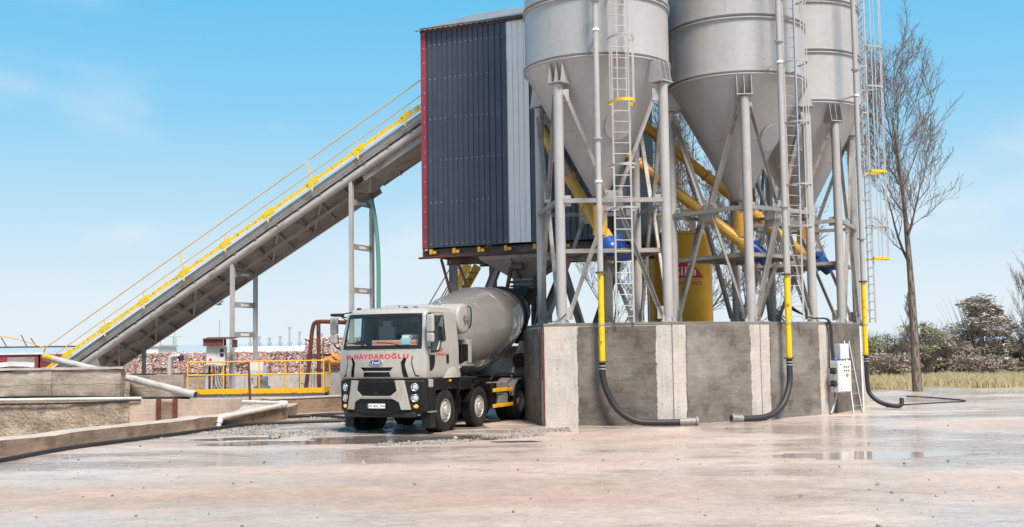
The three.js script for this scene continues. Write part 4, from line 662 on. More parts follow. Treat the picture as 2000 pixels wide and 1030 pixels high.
  for (const s of [-1, 1]) {
    const x = s * 0.985, z = 1.4 - bow(0.985), yaw = s * 0.42;
    for (const y of [1.165, 0.9]) { const l = part('headlight', g); mesh('reflector', new THREE.LatheGeometry([[0.0, -0.05], [0.04, -0.045], [0.07, -0.01], [0.082, 0.012], [0.088, 0.0]].map((q) => new THREE.Vector2(...q)), 28).rotateX(Math.PI / 2).rotateY(yaw).translate(x, y, z + 0.02), chrome, l); mesh('lens', new THREE.SphereGeometry(0.078, 24, 10, 0, 6.3, 0, 0.9).scale(1, 0.5, 1).rotateX(Math.PI / 2).rotateY(yaw).translate(x, y, z + 0.0), phys(lin(0.92, 0.93, 0.94), 0.25, 0, { transmission: 0.45, thickness: 0, clearcoat: 1 }), l); mesh('bezel', new THREE.TorusGeometry(0.088, 0.01, 8, 32).rotateY(yaw).translate(x, y, z + 0.025), mat(lin(0.6, 0.6, 0.6), 0.25, 0.7), l); }
    mesh('indicator', new THREE.SphereGeometry(0.05, 18, 10).scale(1.2, 0.9, 0.6).rotateY(yaw).translate(x + s * 0.02, 0.7, z + 0.0), amber, g);
    mesh('step_cover', RB(s * 1.16, 1.25, 0.84, 0.16, 0.2, 0.22, 0.02), paint, g);
    mesh('step_well', RB(s * 1.1, 0.75, 0.72, 0.26, 1.2, 0.3, 0.03), plastic, g);
    mesh('step_tread', RB(s * 1.17, 0.55, 0.74, 0.16, 0.04, 0.34, 0.01), silver, g);
    mesh('front_mudguard', [new THREE.CylinderGeometry(0.66, 0.66, 0.42, 24, 1, true, Math.PI * 0.5 - 0.1, Math.PI * 1.0 + 0.3).rotateZ(Math.PI / 2).rotateX(-Math.PI / 2 - 0.05).translate(s * 1.03, 0.62, 0)], plastic, g);
    mesh('lower_side', RB(s * 1.12, 1.22, -0.05, 0.2, 0.3, 1.3, 0.03), plastic, g);
    mesh('arch_cover', (() => { const gg = new THREE.SphereGeometry(1, 24, 14, 0, Math.PI * 2, 0, Math.PI / 2).scale(0.24, 0.44, 0.66).translate(s * 1.06, 1.36, -0.36); return gg; })(), paint, g);
    mesh('side_marker', RB(s * 1.235, 1.29, -0.2, 0.03, 0.05, 0.09, 0.01), amber, g);
    // mirrors
    const mr = part('mirror', g); const mx = s * 1.38;
    mesh('housing', RB(mx, 2.72, 1.13, 0.2, 0.44, 0.12, 0.05), paint, mr); mesh('lower_housing', RB(mx, 2.37, 1.13, 0.2, 0.24, 0.12, 0.05), paint, mr); mesh('back_shell', [RB(mx + s * 0.005, 2.72, 1.075, 0.19, 0.42, 0.05, 0.02), RB(mx, 2.37, 1.075, 0.19, 0.22, 0.05, 0.02)], plastic, mr);
    mesh('arm', [path([W3(s * 1.15, 2.92, 0.9), W3(s * 1.28, 2.96, 1.02), W3(mx, 2.94, 1.1), W3(mx, 2.2, 1.08), W3(s * 1.3, 2.13, 1.0), W3(s * 1.2, 2.12, 0.94)], 0.018, 8, 36)], plastic, mr);
  }
  { const mr = part('mirror', g); mesh('front_housing', RB(-1.16, 2.98, 1.32, 0.34, 0.07, 0.16, 0.03).rotateZ(0), plastic, mr); mesh('arm', [tube(W3(-1.15, 2.98, 1.3), W3(-0.95, 3.05, 0.95), 0.016, 8), tube(W3(-1.1, 2.97, 1.3), W3(-1.08, 2.82, 0.98), 0.014, 8)], plastic, mr); }
  { const pl = part('number_plate', g); mesh('backing', RB(0.0, 0.715, 1.405, 0.56, 0.135, 0.02, 0.006), plastic, pl);
    mesh('plate_face', new THREE.PlaneGeometry(0.52, 0.112).translate(0, 0.715, 1.4185), mat(lin(1, 1, 1), 0.35, 0, { map: textTexture(512, 112, (x, W, H) => { x.fillStyle = '#f4f4f2'; x.fillRect(0, 0, W, H); x.fillStyle = '#1f50b4'; x.fillRect(0, 0, 52, H); x.fillStyle = '#111'; x.font = 'bold 88px sans-serif'; x.textBaseline = 'middle'; x.fillText('41 AUL 010', 66, H / 2 + 5, 436); }) }), pl, true); }
  mesh('front_towing_bar', RB(0, 0.5, 1.22, 2.0, 0.14, 0.12, 0.03), chassis, g); mesh('front_flap', B(-1.0, 0.5, 1.0, 0.12, 0.26, 0.04), chassis, g);
  for (const [x, z] of [[-0.85, 0.85], [0.5, 0.8], [0.72, 0.72]]) mesh('roof_marker', RB(x, 3.135, z - bow(x) * 0.6, 0.12, 0.05, 0.07, 0.02), plastic, g);
  mesh('roof_aerial', tube(W3(0.35, 3.13, 0.78), W3(0.25, 3.2, 0.72), 0.01, 6), plastic, g);
  // wheels
  const tyreG = () => { const prof = [[0.29, -0.13], [0.31, -0.145], [0.4, -0.155], [0.48, -0.15], [0.515, -0.135], [0.53, -0.11], [0.53, 0.11], [0.515, 0.135], [0.48, 0.15], [0.4, 0.155], [0.31, 0.145], [0.29, 0.13]].map(([r, a]) => new THREE.Vector2(r, a)); const list = [new THREE.LatheGeometry(prof, 44).rotateZ(Math.PI / 2)]; for (let k = 0; k < 40; k++) for (const o of [-0.09, 0, 0.09]) list.push(new THREE.BoxGeometry(0.07, 0.024, 0.05).translate(o, 0.531, 0).rotateX(k * Math.PI * 2 / 40 + (o ? 0.08 : 0))); return list; };
  const wheel = (x, z, front) => {
    const w = part('wheel', g), s = Math.sign(x), at = (gg) => gg.translate(x, 0.54, z), o = s * (front ? 1 : -1);
    mesh('tyre', tyreG().map(at), tyreM, w);
    const pr = front ? [[0.3, 0.12], [0.285, 0.14], [0.27, 0.12], [0.262, 0.07], [0.24, 0.1], [0.2, 0.135], [0.13, 0.14], [0.125, 0.17], [0.1, 0.19], [0, 0.195]] : [[0.3, -0.12], [0.285, -0.14], [0.27, -0.12], [0.262, -0.02], [0.25, 0.05], [0.2, 0.06], [0.14, 0.06], [0.13, -0.06], [0.1, -0.1], [0, -0.105]];
    mesh('rim', at(new THREE.LatheGeometry(pr.map(([r, a]) => new THREE.Vector2(r, a)), 36).rotateZ(-Math.PI / 2 * o)), rimM, w);
    const nuts = []; for (let k = 0; k < 10; k++) { const a = k * Math.PI / 5; nuts.push(at(new THREE.CylinderGeometry(0.016, 0.016, 0.05, 6).rotateZ(Math.PI / 2).translate(s * (front ? 0.15 : -0.05), 0.165 * Math.cos(a), 0.165 * Math.sin(a)))); } mesh('wheel_nuts', nuts, silver, w).userData.kind = 'stuff';
    const holes = []; for (let k = 0; k < 10; k++) { const a = (k + 0.5) * Math.PI / 5; holes.push(at(new THREE.SphereGeometry(0.027, 10, 8).scale(0.5, 1, 1).translate(s * (front ? 0.096 : -0.045), 0.236 * Math.cos(a), 0.236 * Math.sin(a)))); } mesh('hand_holes', holes, plastic, w).userData.kind = 'stuff';
  };
  const ax = [0, -2.0, -4.8, -6.15];
  for (const s of [-1, 1]) { wheel(s * 1.06, 0, true); wheel(s * 1.06, ax[1], true); for (const z of ax.slice(2)) { wheel(s * 1.07, z, false); wheel(s * 0.74, z, true); } }
  for (const z of ax) mesh('axle', tube(W3(-1.0, 0.54, z), W3(1.0, 0.54, z), 0.08, 12), chassis, g);
  // chassis
  for (const s of [-1, 1]) {
    mesh('chassis_rail', B(s * 0.42, 1.0, -3.35, 0.09, 0.28, 8.5), chassis, g); mesh('sub_frame_rail', B(s * 0.42, 1.2, -4.1, 0.09, 0.12, 6.9), chassis, g);
    const arch = (z, r, w, a0, a1) => { const sh = new THREE.Shape(); const n = 18; for (let k = 0; k <= n; k++) { const a = lerp(a0, a1, k / n); sh[k ? 'lineTo' : 'moveTo'](Math.cos(a) * r, Math.sin(a) * r); } for (let k = n; k >= 0; k--) { const a = lerp(a0, a1, k / n); sh.lineTo(Math.cos(a) * (r - 0.03), Math.sin(a) * (r - 0.03)); } return new THREE.ExtrudeGeometry(sh, { depth: w, bevelEnabled: false }).rotateY(Math.PI / 2).translate(s > 0 ? 1.24 - w : -1.24, 0.58, z); };
    mesh('mudguard', arch(ax[1], 0.66, 0.36, 0.15, Math.PI - 0.15), plastic, g);
    for (const z of ax.slice(2)) mesh('mudguard', arch(z, 0.64, 0.62, 0.25, Math.PI - 0.25), silver, g);
    mesh('mudguard_box', RB(s * 1.02, 1.16, -1.12, 0.42, 0.26, 0.75, 0.03), plastic, g); mesh('air_tank', tube(W3(s * 0.8, 0.75, -0.95), W3(s * 0.8, 0.75, -1.5), 0.16, 18), chassis, g); mesh('side_flap', B(s * 1.05, 0.66, -0.78, 0.36, 0.5, 0.03), plastic, g); mesh('side_flap', B(s * 1.05, 0.68, -2.74, 0.36, 0.5, 0.03), plastic, g);
    mesh('tool_box', RB(s * 1.0, 0.98, -3.6, 0.4, 0.32, 0.62, 0.02), silver, g); mesh('tool_box', RB(s * 1.0, 0.62, -3.6, 0.4, 0.32, 0.62, 0.02), silver, g); mesh('battery_box', RB(s * 0.98, 0.82, -3.0, 0.4, 0.6, 0.36, 0.02), plastic, g);
    for (const y of [0.5, 0.93]) mesh('side_guard', RB(s * 1.24, y, -3.48, 0.03, 0.1, 1.36, 0.01), M.yellow, g);
    mesh('guard_strut', B(s * 1.17, 0.72, -3.0, 0.04, 0.6, 0.05), plastic, g); mesh('guard_strut', B(s * 1.17, 0.72, -4.0, 0.04, 0.6, 0.05), plastic, g);
    mesh('deck_tube', path([W3(s * 1.1, 1.2, -2.9), W3(s * 1.12, 1.32, -3.1), W3(s * 1.1, 1.34, -4.2), W3(s * 1.1, 1.3, -4.6), W3(s * 1.1, 1.05, -4.7)], 0.03, 8, 40), plastic, g);
    mesh('deck_plate', B(s * 0.82, 1.32, -1.3, 0.7, 0.03, 1.3), chassis, g);
  }
  mesh('engine_block', RB(0, 1.0, -0.2, 0.75, 0.6, 1.4, 0.05), chassis, g); mesh('gearbox', RB(0, 0.85, -1.5, 0.5, 0.5, 1.0, 0.08), chassis, g); mesh('prop_shaft', tube(W3(0, 0.72, -2.0), W3(0, 0.6, -5.3), 0.07, 10), chassis, g);
  for (const z of [-1.0, -2.9, -4.3, -7.4]) mesh('chassis_cross_member', B(0, 1.0, z, 0.76, 0.2, 0.1), chassis, g);
  // water tank behind the cab
  { const wt = part('water_tank', g); mesh('barrel', new THREE.LatheGeometry([[0, -1.22], [0.3, -1.22], [0.38, -1.2], [0.405, -1.15], [0.405, 1.15], [0.38, 1.2], [0.3, 1.22], [0, 1.22]].map(([a, b]) => new THREE.Vector2(a, b)), 44).rotateZ(Math.PI / 2).translate(0, 2.88, -1.12), paint, wt);
    mesh('end_guard', [path([W3(1.235, 3.2, -1.25), W3(1.3, 3.18, -1.28), W3(1.3, 2.7, -1.3), W3(1.25, 2.62, -1.3)], 0.018, 8, 24), bar(W3(1.26, 2.92, -1.0), W3(1.26, 2.92, -1.34), 0.02, 0.02)], plastic, wt); for (const [y, z] of [[2.9, -1.08], [2.9, -1.24]]) mesh('work_lamp', RB(1.27, y, z, 0.05, 0.14, 0.11, 0.01), silver, wt);
    for (const x of [-0.8, 0.8]) mesh('tank_leg', B(x, 1.95, -1.12, 0.1, 1.2, 0.3), chassis, wt); mesh('filler_hoop', new THREE.TorusGeometry(0.1, 0.016, 8, 20, Math.PI).translate(0.5, 3.26, -0.95), silver, wt); }
  mesh('control_cupboard', RB(1.02, 2.02, -1.5, 0.3, 0.62, 0.26, 0.02), paint, g); mesh('ladder_panel', RB(0.95, 1.98, -1.15, 0.5, 0.46, 0.4, 0.02), plastic, g); mesh('cupboard_shelf', RB(1.0, 1.66, -1.25, 0.46, 0.06, 0.75, 0.01), silver, g);
  mesh('water_pipe', path([W3(1.1, 1.5, -0.75), W3(1.18, 1.66, -1.0), W3(1.15, 1.74, -1.35), W3(1.0, 1.74, -1.6)], 0.04, 10, 24), silver, g);
  // drum
  const th = 0.2, axis = W3(0, Math.sin(th), -Math.cos(th)), d0 = W3(0, 2.19, -1.72), dp = (a) => d0.clone().addScaledVector(axis, a);
  { const d = part('drum', g); const prof = [[0, -0.1], [0.4, -0.08], [0.62, 0.0], [0.84, 0.22], [1.05, 0.75], [1.15, 1.3], [1.19, 1.85], [1.19, 2.45], [1.13, 3.0], [1.0, 3.75], [0.84, 4.5], [0.68, 5.15], [0.6, 5.45], [0.56, 5.45], [0.6, 4.9]];
    const curve = new THREE.SplineCurve(prof.slice(1, 13).map(([r, a]) => new THREE.Vector2(r, a))).getPoints(60); const pts = [new THREE.Vector2(0.001, -0.1), ...curve, ...prof.slice(13).map(([r, a]) => new THREE.Vector2(r, a))];
    const q = new THREE.Quaternion().setFromUnitVectors(UP, axis); const put = (gg) => gg.applyQuaternion(q).translate(d0.x, d0.y, d0.z);
    mesh('shell', put(new THREE.LatheGeometry(pts, 72)), drumPaint, d);
    for (const [a, r] of [[1.3, 1.152], [2.45, 1.192], [3.75, 1.002]]) mesh('weld_seam', put(new THREE.TorusGeometry(r, 0.008, 6, 72).rotateX(Math.PI / 2).translate(0, a, 0)), drumPaint, d);
    mesh('track_ring', put(new THREE.CylinderGeometry(0.9, 0.92, 0.16, 60).translate(0, 4.55, 0)), chassis, d);
    mesh('mouth_ring', put(new THREE.TorusGeometry(0.6, 0.03, 8, 40).rotateX(Math.PI / 2).translate(0, 5.45, 0)), chassis, d);
    mesh('drive_flange', put(new THREE.CylinderGeometry(0.3, 0.34, 0.3, 30).translate(0, -0.22, 0)), chassis, d); }
  mesh('front_pedestal', [B(0, 1.75, -1.62, 0.9, 1.0, 0.2), B(0, 1.45, -1.7, 1.1, 0.4, 0.5)], chassis, g);
  { const rp = part('rear_pedestal', g); for (const s of [-1, 1]) mesh('side_plate', new THREE.ExtrudeGeometry(new THREE.Shape([new THREE.Vector2(5.2, 1.25), new THREE.Vector2(6.9, 1.25), new THREE.Vector2(6.6, 2.3), new THREE.Vector2(5.9, 2.3)]), { depth: 0.06, bevelEnabled: false }).rotateY(Math.PI / 2).translate(s * 0.75 - 0.03, 0, 0), silver, rp); mesh('cross_plate', B(0, 1.7, -6.1, 1.5, 0.9, 0.08), silver, rp); for (const s of [-1, 1]) mesh('roller', tube(W3(s * 0.55, 2.35, -6.1), W3(s * 0.55, 2.4, -6.35), 0.14, 18), chassis, rp); }
  mesh('rear_water_drum', [tube(W3(0.95, 1.72, -5.35), W3(0.95, 1.72, -6.3), 0.22, 20)], plastic, g);
  { const c = part('charging_hopper', g); const A = [[-0.55, 3.95, -7.1], [0.55, 3.95, -7.1], [0.55, 3.95, -8.05], [-0.55, 3.95, -8.05]].map((q) => W3(...q)), Bq = [[-0.28, 3.25, -6.95], [0.28, 3.25, -6.95], [0.28, 3.2, -7.5], [-0.28, 3.2, -7.5]].map((q) => W3(...q)), pts = []; for (let i = 0; i < 4; i++) { const j = (i + 1) % 4; pts.push(A[i], Bq[i], Bq[j], A[i], Bq[j], A[j]); } const gg = new THREE.BufferGeometry().setFromPoints(pts); gg.computeVertexNormals(); mesh('funnel', gg, chassis, c); for (let i = 0; i < 4; i++) mesh('rim_bar', bar(A[i], A[(i + 1) % 4], 0.06, 0.06), chassis, c);
    for (const s of [-1, 1]) { mesh('hopper_post', bar(W3(s * 0.72, 1.3, -7.2), W3(s * 0.6, 3.9, -7.5), 0.08, 0.08), chassis, c); mesh('hopper_stay', path([W3(s * 0.72, 2.6, -7.0), W3(s * 0.86, 3.3, -7.05), W3(s * 0.75, 3.7, -7.3)], 0.025, 8, 20), silver, c); } }
  mesh('discharge_chute', new THREE.CylinderGeometry(0.3, 0.26, 1.3, 20, 1, true, 0, Math.PI).rotateX(0.5).translate(0, 2.1, -8.0), chassis, g);
  mesh('rear_bumper', B(0, 0.75, -7.9, 2.3, 0.16, 0.1), chassis, g); mesh('chute_post', B(0, 1.6, -7.5, 0.2, 1.0, 0.2), chassis, g);
}
// ---------- left side: kerb, pit and walls ----------
const prism = (pts, y0, y1) => new THREE.ExtrudeGeometry(new THREE.Shape(pts.map(([x, d]) => new THREE.Vector2(x, d))), { depth: y1 - y0, bevelEnabled: true, bevelSize: 0.015, bevelThickness: 0.015, bevelSegments: 2 }).rotateX(-Math.PI / 2).translate(0, y0, 0);
function roughen(g, amp, freq, seed, axes = 'xyz') { const p = g.attributes.position; for (let i = 0; i < p.count; i++) { const x = p.getX(i), y = p.getY(i), z = p.getZ(i); p.setXYZ(i, x + (axes.includes('x') ? amp * (noise(y * freq + z * freq * 0.7, x * freq, seed, 3) - 0.5) : 0), y + (axes.includes('y') ? amp * (noise(x * freq + 5, z * freq + 9, seed + 3, 3) - 0.5) : 0), z + (axes.includes('z') ? amp * (noise(x * freq + 50, y * freq + 20, seed + 7, 3) - 0.5) : 0)); } g.computeVertexNormals(); return g; }
const slab = (x0, x1, y0, y1, d0, d1, res = 0.12) => new THREE.BoxGeometry(x1 - x0, y1 - y0, d1 - d0, Math.max(1, Math.round((x1 - x0) / res)), Math.max(1, Math.round((y1 - y0) / res)), Math.max(1, Math.round((d1 - d0) / res))).translate((x0 + x1) / 2, (y0 + y1) / 2, -(d0 + d1) / 2);
{
  const k = thing('concrete_kerb', 'long low brown concrete kerb along the left edge of the yard', 'kerb', V(-9.5, 0, 28));
  const n = 60, pos = [], idx = [], rr = rng(8); // outer foot, outer top, inner top, inner foot along its length
  const line = [[-12.9, 15.9, -13.3, 16.05], [-6.98, 34.8, -8.25, 34.3], [-7.25, 38.35, -9.0, 38.35]];
  const pt = (t) => { const s = t < 0.86 ? [line[0], line[1], t / 0.86] : [line[1], line[2], (t - 0.86) / 0.14]; const e = s[0].map((v, i) => lerp(v, s[1][i], s[2])); if (t < 0.86) { const w = lerp(0.4, 0.46, s[2]) + 0.75 * sstep(0.86, 1, s[2]); e[2] = e[0] - w * 0.955; e[3] = e[1] + w * 0.29; } return e; };
  for (let i = 0; i <= n; i++) { const [ox, od, ix, id] = pt(i / n), h = 0.36 + 0.05 * (noise(i * 0.4, 3, 9, 3) - 0.5), j = () => 0.03 * (rr() - 0.5); pos.push(ox, -0.2, -od, ox + j(), h - 0.03, -od, ox - 0.03 + j(), h, -od, ix + 0.02 + j(), h + 0.01 + j() * 0.3, -id, ix, -1.3, -id); }
  for (let i = 0; i < n; i++) for (let q = 0; q < 4; q++) { const a = i * 5 + q; idx.push(a, a + 5, a + 1, a + 1, a + 5, a + 6); }
  const faces = (qs) => { const id2 = []; for (let i = 0; i < n; i++) for (const q of qs) { const a = i * 5 + q; id2.push(a, a + 5, a + 1, a + 1, a + 5, a + 6); } const gg = new THREE.BufferGeometry(); gg.setAttribute('position', new THREE.Float32BufferAttribute(pos, 3)); gg.setIndex(id2); const o = gg.toNonIndexed(); o.computeVertexNormals(); return o; };
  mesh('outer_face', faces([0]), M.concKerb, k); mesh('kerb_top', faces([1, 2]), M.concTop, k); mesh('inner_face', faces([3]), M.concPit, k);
}
{ const w = thing('pit_wall', 'rough sandy concrete wall at the back of the pit', 'wall', V(-17, 0, 38.8));
  mesh('rough_face', roughen(slab(-30, -12.9, -1.3, 0.5, 38.35, 39.3), 0.09, 2.6, 401, 'z'), M.concPit, w);
  mesh('smooth_face', roughen(slab(-12.9, -7.6, -1.3, 0.52, 38.42, 39.3), 0.03, 1.4, 403, 'yz'), M.concPink, w);
  for (const x of [-11.9, -11.35]) mesh('rusty_post', bar(V(x, -0.6, 38.36), V(x, 0.56, 38.36), 0.14, 0.1), M.rust, w);
  mesh('formwork_strut', bar(V(-11.62, -0.3, 38.38), V(-11.62, 0.45, 38.38), 0.4, 0.05), M.concKerb, w); }
{ const w = thing('retaining_wall', 'stained grey concrete retaining wall behind the pit at far left', 'wall', V(-18, 0.5, 39.5));
  const r = rng(31); for (let x = -30, i = 0; x < -13.5; x += 2.36, i++) for (const [y0, y1] of [[0.5, 1.05], [1.05, 1.56]]) mesh('cast_block', roughen(slab(x, Math.min(x + 2.34, -13.45), y0, y1 - 0.012, 39.25 + 0.03 * r(), 39.7, 0.1), 0.13, 1.6, 411 + i, 'yz'), M.concWall, w);
  for (const [y0, y1] of [[0, 0.9], [0.9, 1.34]]) mesh('cast_block', roughen(slab(-13.43, -11.55, y0, y1 - 0.012, 40.0, 40.3, 0.1), 0.1, 1.6, 427, 'yz'), M.concWall, w);
  mesh('coping', roughen(slab(-30, -13.4, 1.56, 1.63, 39.2, 39.75, 0.15), 0.03, 2, 421, 'yz'), M.concTop, w); }
{ const w = thing('cross_kerb', 'low concrete kerb wall beneath the yellow railed platform', 'kerb', V(-5.5, 0, 39.8));
  mesh('kerb_body', roughen(rotAbout(slab(-8.2, -2.4, -0.2, 0.5, 38.05, 38.6, 0.1), -7.6, 38.05, Math.atan2(1.41, 1.7)), 0.03, 2, 431, 'y'), M.concKerb, w);
  mesh('kerb_cap', rotAbout(slab(-8.2, -2.4, 0.5, 0.53, 38.02, 38.63, 0.4), -7.6, 38.05, Math.atan2(1.41, 1.7)), M.concTop, w); }
{ const w = thing('boundary_wall', 'pale precast concrete boundary wall in front of the waste paper bales', 'wall', V(-8.5, 0, 43.1));
  for (let x = -14.6, i = 0; x < 2; x += 1.5, i++) { mesh('wall_panel', slab(x, x + 1.485, 0, 1.26 - (i % 3) * 0.008, 43 + (i % 2) * 0.012, 43.2, 1.5), i < 2 ? M.concWall : M.concWhite, w); const r = rng(i + 50); for (let q = 0; q < 3; q++) mesh('tie_hole', ((hx, hy) => tube(V(hx, hy, 42.993), V(hx, hy, 43.03), 0.022, 8))(x + 0.2 + 1.1 * r(), 0.75 + 0.35 * r()), M.black, w); }
  mesh('cap_strip', slab(-14.7, -11.3, 1.27, 1.31, 42.95, 43.25, 3), M.black, w); }
{ structure('pit_floor', slab(-30, -7.8, -1.25, -1.15, 14, 38.5, 30), M.concKerb); }
// railed platform
{ const p = thing('railed_platform', 'low steel platform with orange yellow guard rails behind the kerb', 'platform', V(-9.1, 0.5, 40.4));
  const x0 = -11.47, x1 = -6.68, d0 = 40.2, d1 = 41.5, y0 = 0.62;
  mesh('deck', slab(x0, x1, y0 - 0.03, y0, d0, d1, 5), M.steelGrey, p); mesh('skirt', slab(x0, x1, 0.4, y0 - 0.03, d0 + 0.05, d0 + 0.1, 5), M.galv, p); mesh('skirt', slab(x0, x1, 0.3, y0 - 0.03, d1 - 0.1, d1 - 0.05, 5), M.galv, p);
  for (const x of [x0 + 0.1, -9.1, x1 - 0.1]) for (const d of [d0 + 0.15, d1 - 0.15]) mesh('stub_leg', bar(V(x, 0, d), V(x, y0 - 0.03, d), 0.1, 0.1), M.steelGrey, p);
  mesh('toe_board', bar(V(x0, y0 + 0.08, d0), V(x1, y0 + 0.08, d0), 0.02, 0.18), M.yellow, p);
  mesh('toe_board', bar(V(x1, y0 + 0.08, d0), V(x1, y0 + 0.08, d1), 0.02, 0.18), M.yellow, p);
  for (const h of [0.66, 1.12]) { mesh('rail', tube(V(x0, y0 + h, d0), V(x1, y0 + h, d0), 0.024, 8), M.yellowRail, p); mesh('rail', tube(V(x1, y0 + h, d0), V(x1, y0 + h, d1), 0.024, 8), M.yellowRail, p); mesh('rail', tube(V(x0, y0 + h, d0), V(x0, y0 + h, d1), 0.024, 8), M.yellowRail, p); }
  for (const x of [x0, -10.2, -8.95, -7.5, x1]) mesh('post', tube(V(x, y0 - 0.03, d0), V(x, y0 + 1.12, d0), 0.026, 8), M.yellowRail, p);
  for (const x of [x0, -10.9, -8.3, x1]) mesh('post', tube(V(x, y0 - 0.03, d1), V(x, y0 + 1.12, d1), 0.026, 8), M.yellowRail, p); }
{ const c = thing('control_cabinet', 'white control cabinet with red button under a dark red hood behind the rails', 'cabinet', V(-10.65, 0, 41));
  mesh('housing', rbox(-10.65, 1.95, 41, 0.66, 0.7, 0.35, 0.01), M.boxWhite, c); mesh('door', rbox(-10.8, 1.93, 40.815, 0.32, 0.58, 0.02, 0.006), M.boxWhite, c);
  mesh('hood_front', slab(-11.04, -10.32, 2.3, 2.56, 40.62, 40.65, 1), M.redBrown, c); mesh('hood_roof', bar(V(-10.5, 2.55, 40.55), V(-10.5, 2.62, 41.4), 1.12, 0.02), M.redBrown, c); mesh('hood_side', slab(-10.0, -9.98, 2.25, 2.52, 40.6, 41.3, 1), M.redBrown, c); mesh('hood_lining', slab(-10.3, -10.02, 2.28, 2.3, 40.65, 41.2, 1), M.boxWhite, c);
  for (const x of [-10.93, -10.38]) mesh('leg', bar(V(x, 0, 41.1), V(x, 2.55, 41.1), 0.07, 0.07), M.rust, c);
  for (const y of [2.14, 1.98]) mesh('meter', rbox(-10.42, y, 40.82, 0.13, 0.12, 0.02, 0.004), M.black, c);
  mesh('stop_button', tube(V(-10.82, 1.82, 40.78), V(-10.82, 1.82, 40.83), 0.05, 16), M.red, c);
  for (let i = 0; i < 4; i++) mesh('cable', path([V(-10.75 + i * 0.1, 1.6, 41), V(-10.7 + i * 0.06, 1.35, 40.95), V(-10.72 + i * 0.12, 0.9, 41), V(-10.6 + i * 0.2, 0.64, 41)], 0.013, 6, 16), M.cable, c); }
{ const c = thing('pump_unit', 'white switch box over a grey motor on the railed platform', 'pump', V(-9.05, 0.62, 40.6));
  mesh('switch_box', rbox(-9.12, 1.5, 40.6, 0.48, 0.5, 0.25, 0.01), M.boxWhite, c); mesh('side_box', rbox(-8.82, 1.42, 40.7, 0.14, 0.32, 0.2, 0.01), M.galv, c); mesh('post', bar(V(-9.0, 0.62, 40.75), V(-9.0, 1.7, 40.75), 0.06, 0.06), M.steelGrey, c);
  mesh('motor', [tube(V(-8.9, 0.72, 40.55), V(-8.9, 1.2, 40.55), 0.19, 18), new THREE.BoxGeometry(0.5, 0.22, 0.4).translate(-8.92, 0.75, -40.55)], M.greyBox, c); }
{ const c = thing('hose_post', 'brown steel post with bent arm standing on the end of the kerb', 'post', V(-8.65, 0.37, 37.6)); mesh('upright', bar(V(-8.66, 0.36, 37.6), V(-8.72, 1.74, 37.6), 0.07, 0.07), M.redBrown, c); mesh('arm', [bar(V(-8.72, 1.73, 37.6), V(-9.15, 1.6, 37.6), 0.06, 0.06)], M.redBrown, c); mesh('foot', rbox(-8.66, 0.39, 37.6, 0.24, 0.03, 0.24, 0.005), M.redBrown, c); }
{ const c = thing('white_drain_pipe', 'bent off-white plastic drain pipe running down the kerb to the yard', 'pipe', V(-7.6, 0.1, 33)); const pts = [V(-8.02, 0.03, 31.05), V(-7.98, 0.3, 31.15), V(-6.95, 0.47, 34.75), V(-7.1, 0.47, 35.6), V(-8.75, 0.47, 37.0)];
  for (let i = 0; i < 4; i++) mesh('pipe_length', tube(pts[i], pts[i + 1], 0.065, 16), M.pvcWhite, c);
  for (const i of [1, 2, 3]) mesh('elbow', [new THREE.SphereGeometry(0.085, 16, 12).translate(pts[i].x, pts[i].y, pts[i].z), tube(pts[i], pts[i].clone().lerp(pts[i + 1], 0.12), 0.082, 16), tube(pts[i], pts[i].clone().lerp(pts[i - 1], i === 1 ? 0.5 : 0.05), 0.082, 16)], M.pvcWhite, c);
  mesh('blue_cap', tube(V(-8.03, 0.0, 31.04), V(-8.02, 0.08, 31.06), 0.078, 14), mat(lin(0.03, 0.2, 0.55), 0.4), c); }
{ const c = thing('grey_supply_pipe', 'thick pale grey pipe sloping down across the pit wall', 'pipe', V(-13.5, 1, 39.6)); mesh('pipe', tube(V(-16.6, 1.92, 41.2), V(-10.72, 0.66, 38.55), 0.125, 22), M.pvcGrey, c); mesh('yellow_collar', tube(V(-17.0, 2.006, 41.38), V(-16.55, 1.91, 41.18), 0.13, 18), M.screwYellow, c); mesh('pipe_mouth', tube(V(-10.725, 0.661, 38.552), V(-10.71, 0.658, 38.546), 0.1, 18), M.black, c); }
{ const c = thing('gooseneck_pipe', 'grey gooseneck pipe with black nozzle in front of the bales', 'pipe', V(-12.41, 0, 41.2)); mesh('pipe', path([V(-12.41, 0, 41.2), V(-12.41, 1.0, 41.2), V(-12.41, 1.75, 41.2), V(-12.36, 1.92, 41.2), V(-12.2, 1.97, 41.2), V(-12.0, 1.97, 41.2)], 0.085, 14, 50), M.pvcGrey, c); mesh('nozzle', [tube(V(-12.02, 1.97, 41.2), V(-11.96, 1.8, 41.2), 0.1, 14)], M.black, c); }
{ const c = thing('pipe_arch', 'rusty brown pipe arch standing beside the truck cab', 'pipe', V(-6.9, 0, 40.9)); mesh('raking_leg', path([V(-7.52, 0, 40.9), V(-7.3, 1.8, 40.9), V(-7.17, 2.95, 40.9), V(-7.1, 3.09, 40.9), V(-6.95, 3.12, 40.9), V(-5.7, 3.06, 40.95)], 0.075, 12, 60), M.rust, c); mesh('upright', tube(V(-6.95, 0, 40.9), V(-6.98, 3.1, 40.9), 0.075, 12), M.rust, c); mesh('grey_stub', tube(V(-7.25, 0.6, 41.2), V(-7.22, 1.45, 41.2), 0.06, 10), M.pvcGrey, c); }
